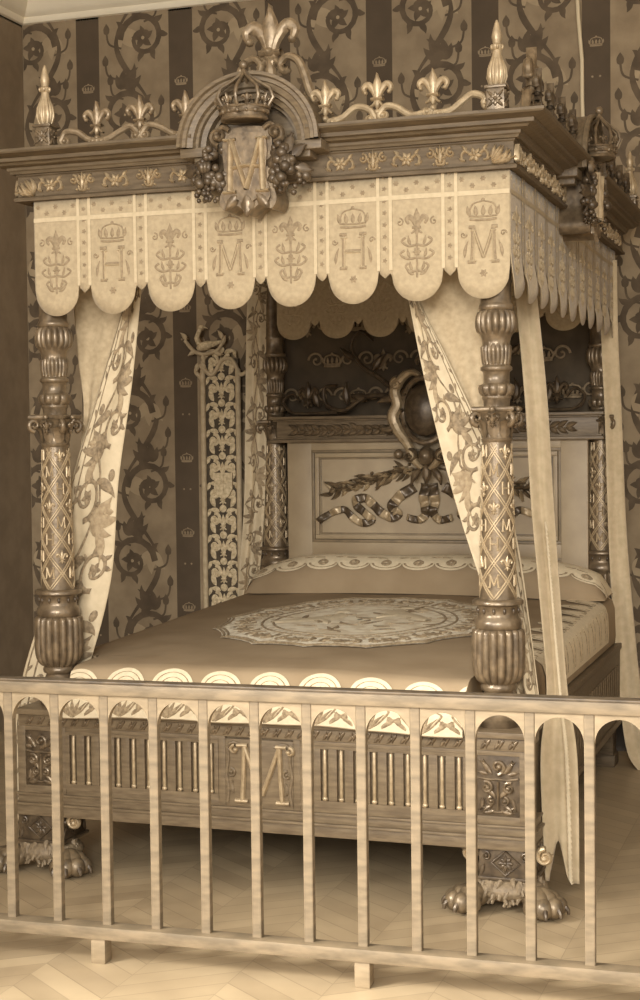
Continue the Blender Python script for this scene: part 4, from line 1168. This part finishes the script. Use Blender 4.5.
# medallion
mx, my, rx, ry = -.865, 1.13, .62, .74
def ontop(x, y, h=0.):
    z = ztop(y); i = (x-TX0-.05)/(TX1-TX0-.1)
    return (x, y, z+.018*sin(PI*min(1, max(0, i)))+.003*sin(x*9+y*7)+.004+h)
md = MB(); n = 144
def lob(t): return 1-.05*abs(sin(8*t))**.6+.02
rings = []
for q in (0.02, .15, .3, .45, .58, .7, .8, .9, 1.0):
    rings.append([ontop(mx+rx*q*(lob(2*PI*j/n) if q > .75 else 1)*cos(2*PI*j/n), my+ry*q*(lob(2*PI*j/n) if q > .75 else 1)*sin(2*PI*j/n), .002*(q < .99)) for j in range(n)])
md.grid(rings[4:], 0, True); md.grid(rings[:5], 1, True)
o = Orn()
for q in (.985, .955, .68, .60): o.stroke([(mx+rx*q*(lob(2*PI*j/n) if q > .8 else 1)*cos(2*PI*j/n), my+ry*q*(lob(2*PI*j/n) if q > .8 else 1)*sin(2*PI*j/n)) for j in range(n+1)], .006, .004)
for i in range(16):
    a = 2*PI*(i+.5)/16; c_ = (mx+rx*.81*cos(a), my+ry*.81*sin(a))
    o.rosette(c_[0], c_[1], .045, .004, 0, 7); 
    for e in (-1, 1):
        b_ = a+e*.11; o.spiral(mx+rx*.82*cos(b_), my+ry*.82*sin(b_), .032, a, 1.2, e, .006, .004)
        o.leaf(mx+rx*.72*cos(b_), my+ry*.72*sin(b_), a+e*.8, .08, .014, .004, 0, -e)
# reclining figures among foliage, in outline
for fx, fy, s in ((-.2, -.05, 1.), (.16, .12, -.9)):
    P = bez([(fx-.16*s, fy-.1), (fx-.08*s, fy-.02), (fx, fy+.04), (fx+.07*s, fy+.12), (fx+.06*s, fy+.2)], 6)
    o.stroke([(mx+a, my+b_) for a, b_ in P], lambda t: .045*(.4+sin(PI*t)), .006, 1); o.disc(mx+fx+.05*s, my+fy+.26, .04, .007, 1)
    for e in (-1, 1): o.leaf(mx+fx, my+fy+.05, (0 if s > 0 else PI)+e*.7, .17, .028, .006, 1, e*.6)
for i in range(26):
    a = rnd.uniform(0, 2*PI); q = math.sqrt(rnd.random())*.54
    o.leaf(mx+rx*q*cos(a), my+ry*q*sin(a), rnd.uniform(0, 6.28), rnd.uniform(.07, .15), .014, .004, 0, rnd.uniform(-1.5, 1.5))
o.lay(md, lambda u, v, h: ontop(u, v, .002+h), (2, 3))
md.build('medallion', ['medal', 'medalin', 'laceemb', 'lace'], cov, smooth=60)

# bolster
BX0, BX1 = -1.775, .075
def Sb(u, v, h=0.):
    x = BX0+(BX1-BX0)*u
    e = min(u, 1-u)*(BX1-BX0); k = min(1., e/.42); k = math.sqrt(max(0, 1-(1-k)**2))*.75+.25*min(1, e/.05)
    a = PI*v
    yc, ry_, rz_ = 2.17, .165, .172
    z0 = .899
    y = yc-ry_*(.8+.2*k)*cos(a)
    z0 = ztop(y)+.018*sin(PI*min(1, max(0, (x-TX0-.05)/(TX1-TX0-.1))))+.005
    zc = z0+(rz_*k)*sin(a)**.8+.004*sin(x*8)*sin(a)
    n_ = Vector((0, -cos(a), sin(a)))
    return Vector((x, y, zc))+n_*h
bo = MB(); bo.grid([[tuple(Sb(i/80, j/24)) for j in range(25)] for i in range(81)])
bol = tag(bo.build('bolster', 'velvet', smooth=60), 'long bolster covered in brown velvet with scalloped lace lying at the headboard', 'bolster')
nb_ = 11
def scb(u):
    p = (u*nb_) % 1; q = (p-.5)/.48
    return 1-(.62+.10*math.sqrt(max(0, 1-q*q)))
def Sbl(u, v, h=0.): return Sb(.01+.98*u, .95-(.95)*0 if False else v*.6+.22, .006+h)
mb = MB(); N_ = 330
def vb(u):
    p = (u*nb_) % 1; q = (p-.5)/.5
    return .285-.085*math.sqrt(max(0, 1-q*q))
mb.grid([[tuple(Sb(i/N_, vb(i/N_)+(.8-vb(i/N_))*k/12, .006)) for k in range(13)] for i in range(N_+1)])
o = Orn()
for i in range(nb_):
    c_ = (i+.5)/nb_
    o.stroke([(c_+.42/nb_*cos(PI*t/10), .285-.06*sin(PI*t/10)) for t in range(11)], .0035, .002, 0)
    o.disc(c_, .27, .012, .003, 0, 10, .02)
    for e in (-1, 1): o.leaf(c_, .34, -PI/2+e*.2, .07, .008, .003); o.leaf(c_+e*.03, .38, e*.2, .03, .01, .003)
o.lay(mb, lambda u, v, h: tuple(Sb(.004+.992*u, v, .007+h)), (1, 1))
mb.build('lace_border', ['lace', 'laceemb'], bol, smooth=60)

# ================================================================== WALL HANGING PANEL, CORD
TPX0, TPX1, TPY = at(206, 480, WY-.03).x, at(240, 480, WY-.03).x, WY-.03
mb = MB(); mb.box(TPX0, TPX1, TPY-.004, TPY+.016, .45, 2.12)
tp = tag(mb.build('wall_hanging', 'tapdark', smooth=0), 'tall narrow embroidered wall hanging with coat of arms and carved bird crest', 'wall hanging')
m_ = MB(); o = Orn(); xm = (TPX0+TPX1)/2; rnd = random.Random(21)
w = (TPX1-TPX0)/2
z = .55
while z < 2.05:
    for e in (-1, 1):
        o.spiral(xm+e*w*.5, z+.06, w*.34, PI/2, 1.3, e, .011, .004); o.leaf(xm+e*w*.45, z-.02, PI/2-e*.6, .1, .016, .004, 0, e*1.2); o.leaf(xm+e*w*.2, z+.1, PI/2-e*1., .07, .014, .004, 0, -e)
        o.leaf(xm+e*w*.75, z+.12, -PI/2+e*.3, .07, .014, .004, 0, e)
    o.fleur(xm, z+.02, .1, .005); o.disc(xm, z+.12, .022, .006); z += .150
o.lay(m_, lambda u, v, h: (min(max(u, TPX0+.01), TPX1-.01), TPY-.004-h, v)); m_.build('woven_pattern', 'taplight', tp)
m_ = MB(); zc = at(228, 485, TPY).z; shp = [(-.055, .07), (.055, .07), (.055, -.02), (.035, -.06), (0, -.085), (-.035, -.06), (-.055, -.02)]
m_.prism([(xm+.01+x, zc+z) for x, z in shp], TPY-.022, TPY-.006)
o = Orn(); o.stroke([(xm+.01, zc+.065), (xm+.01, zc-.08)], .004, .004); o.stroke([(xm-.04, zc+.015), (xm+.06, zc+.015)], .004, .004); o.lay(m_, lambda u, v, h: (u, TPY-.022-h, v))
m_.build('shield', 'taplight', tp)
m_ = MB()
for x in (TPX0-.006, TPX1): m_.tube([(x, TPY-.01, .45), (x, TPY-.012, 1.2), (x, TPY-.01, 2.06)], .016, 10)
m_.tube([(q[0], TPY-.01, q[1]) for q in bez([(at(*p).x, at(*p).z) for p in ((203, 395, TPY-.01), (202, 380, TPY-.01), (196, 372, TPY-.01), (200, 366, TPY-.01), (212, 375, TPY-.01), (222, 360, TPY-.01), (232, 360, TPY-.01), (240, 374, TPY-.01), (246, 372, TPY-.01))], 6)], .012, 10)
m_.build('border_braid', 'tapbar', tp)
m_ = MB()
b0 = at(205, 345, TPY-.03)
m_.ell(tuple(b0+Vector((0, 0, -.005))), (.055, .026, .026), Matrix.Rotation(-.25, 3, 'Y'))
m_.tube([tuple(b0+Vector(p)) for p in ((-.035, 0, .005), (-.05, -.002, .04), (-.035, -.004, .075), (-.022, -.006, .095))], lambda t: .017*(1-.4*t), 10)
m_.ell(tuple(b0+Vector((-.018, -.006, .10))), (.018, .013, .013)); m_.tube([tuple(b0+Vector(p)) for p in ((0, -.006, .1), (.02, -.006, .092))], lambda t: .006*(1-.7*t), 6)
m_.tube([tuple(b0+Vector(p)) for p in ((.03, 0, .0), (.075, 0, .01), (.10, 0, .02))], lambda t: .018*(1-.7*t), 8, flat=.5)
m_.build('carved_bird', 'taplight', tp)
m_ = MB(); o = Orn()
o.stroke(bez([(-.13, .03), (-.07, -.035), (.0, -.05), (.07, -.03), (.1, .01)], 7), lambda t: .011, .012)
for x, z, a in ((-.12, .03, 2.), (-.06, -.03, 3.4), (.05, -.04, -.5), (.09, .0, .8), (-.02, -.05, -1.6), (.1, .03, 1.8), (-.03, -.09, -1.2), (-.05, -.1, -2.)): o.leaf(x, z, a, .06, .014, .01, 0, .6)
o.lay(m_, lambda u, v, h: (b0.x+u, TPY-.015-h, b0.z+v), solid=True); m_.build('leaf_crest', 'tapbar', tp)

c0, c1, c2 = at(576.5, -20, WY-.015), at(582, 60, WY-.015), at(584, 150, WY-.015)
mb = MB(); mb.tube([tuple(c0), tuple(at(578.5, 20, WY-.015)), tuple(c1), tuple(at(582.3, 100, WY-.015)), tuple(c2)], .010, 8)
tag(mb.build('hanging_rope', 'cord'), 'thin pale rope hanging down the back wall above the canopy at right', 'rope')

# ================================================================== BARRIER
br = thing('barrier_railing', 'pale painted wooden barrier with arched balusters across the foot of the bed', 'barrier', (-.4, -.945, 0), math.atan(.04))
BX = (-1.45, 1.35)
MB().box(BX[0], BX[1], -.022, .022, .853, .891, .004).build('top_rail', 'railwood', br)
MB().box(BX[0], BX[1], -.027, .027, .891, .899, .003).build('handrail_cap', 'railcap', br)
MB().box(BX[0], BX[1], -.044, .022, .080, .120, .004).build('bottom_rail', 'railwood', br)
def on_barrier(u, v):
    d = FWD + RGT*((u-320)/F) - UPV*((v-500)/F)
    # plane of the barrier: y + .945 = .04 (x + .4)
    t = (-.945+.04*(CAM.x+.4)-CAM.y)/(d.y-.04*d.x); x = CAM.x+d.x*t
    return (x+.4)/cos(math.atan(.04))
bxs = [on_barrier(u, 800)-.4 for u in (11.5, 57.5, 106.5, 155.5, 205.5, 256.5, 308.5, 362.5, 416.5, 471.5, 530.5, 590)]
bxs = [bxs[0]-.345, bxs[0]-.173] + bxs + [bxs[-1]+.175, bxs[-1]+.35]
bal = None
for x in bxs:
    if bal is None:
        m_ = MB()
        m_.grid([[(-.0150, -.014, z), (.0150, -.014, z), (.0150, .014, z), (-.0150, .014, z)] for z in (.119, .4, .86)], 0, True)
        bal = m_.build('baluster', 'railwood', br, smooth=0); o_ = bal
        bv = bal.modifiers.new('bevel', 'BEVEL'); bv.width = .003; bv.segments = 2
    else:
        o_ = bal.copy(); C.objects.link(o_); o_.parent = br
    o_.location = (x+.4, 0, 0)
for i in range(len(bxs)-1):
    a, b_ = bxs[i]+.4+.0155, bxs[i+1]+.4-.0155
    r = (b_-a)/2; xm = (a+b_)/2; m_ = MB(); n = 20
    poly = [(a, .855), (a, .766)] + [(xm-r*cos(PI*k/n), .766+.074*sin(PI*k/n)) for k in range(1, n)] + [(b_, .766), (b_, .855)]
    # ring of quads between the rail line and the arch
    fr = [(xm-r*cos(PI*k/n), .766+.074*sin(PI*k/n)) for k in range(n+1)]
    for y in (-.012, .012): m_.grid([[(x, y, z), (x, y, .856)] for x, z in fr])
    m_.grid([[(x, -.012, z), (x, .012, z)] for x, z in fr])
    m_.build('arch_spandrel', 'railpaint', br, smooth=30)
for px in (103, 365):
    x = on_barrier(px, 965)
    MB().box(x-.024, x+.024, -.036, .016, 0, .081, .003).build('foot', 'railpaint', br)

# ================================================================== LIGHT
for o in list(C.objects):
    if o.parent is None and o.get('category') == 'curtain': o['group'] = 'curtains hanging from the canopy'
    if o.parent is None and o.get('category') == 'valance': o['group'] = 'scalloped valances of the canopy'
sc_ = bpy.context.scene
w = bpy.data.worlds.new('world'); sc_.world = w; w.use_nodes = True
bg = w.node_tree.nodes['Background']; bg.inputs[0].default_value = (1, .96, .90, 1); bg.inputs[1].default_value = .95
def area(name, loc, target, sx, sy, power, spread=PI):
    l = bpy.data.lights.new(name, 'AREA'); l.shape = 'RECTANGLE'; l.size = sx; l.size_y = sy; l.energy = power; l.color = (1, .98, .94); l.spread = spread
    o = bpy.data.objects.new(name, l); C.objects.link(o); o.location = loc
    o.rotation_euler = (Vector(target)-Vector(loc)).to_track_quat('-Z', 'Y').to_euler()
    return o
area('window_daylight', (1.9, -9.0, 3.5), (-.5, -.6, .9), 1.8, 2.4, 84, 1.5)
area('second_window_daylight', (-1.6, -9.0, 3.5), (-.7, -.6, .9), 1.8, 2.4, 52, 1.5)
area('front_floor_fill', (WL+.05, -4.2, 2.4), (.0, -2.3, 0), 1.3, 2.2, 170, 1.1)  # lamp added to brighten the floor in front of the barrier
sc_.view_settings.view_transform = 'Standard'; sc_.view_settings.look = 'None'; sc_.view_settings.gamma = 1; sc_.view_settings.use_curve_mapping = False
sc_.view_settings.exposure = .46
sc_.cycles.max_bounces = 6
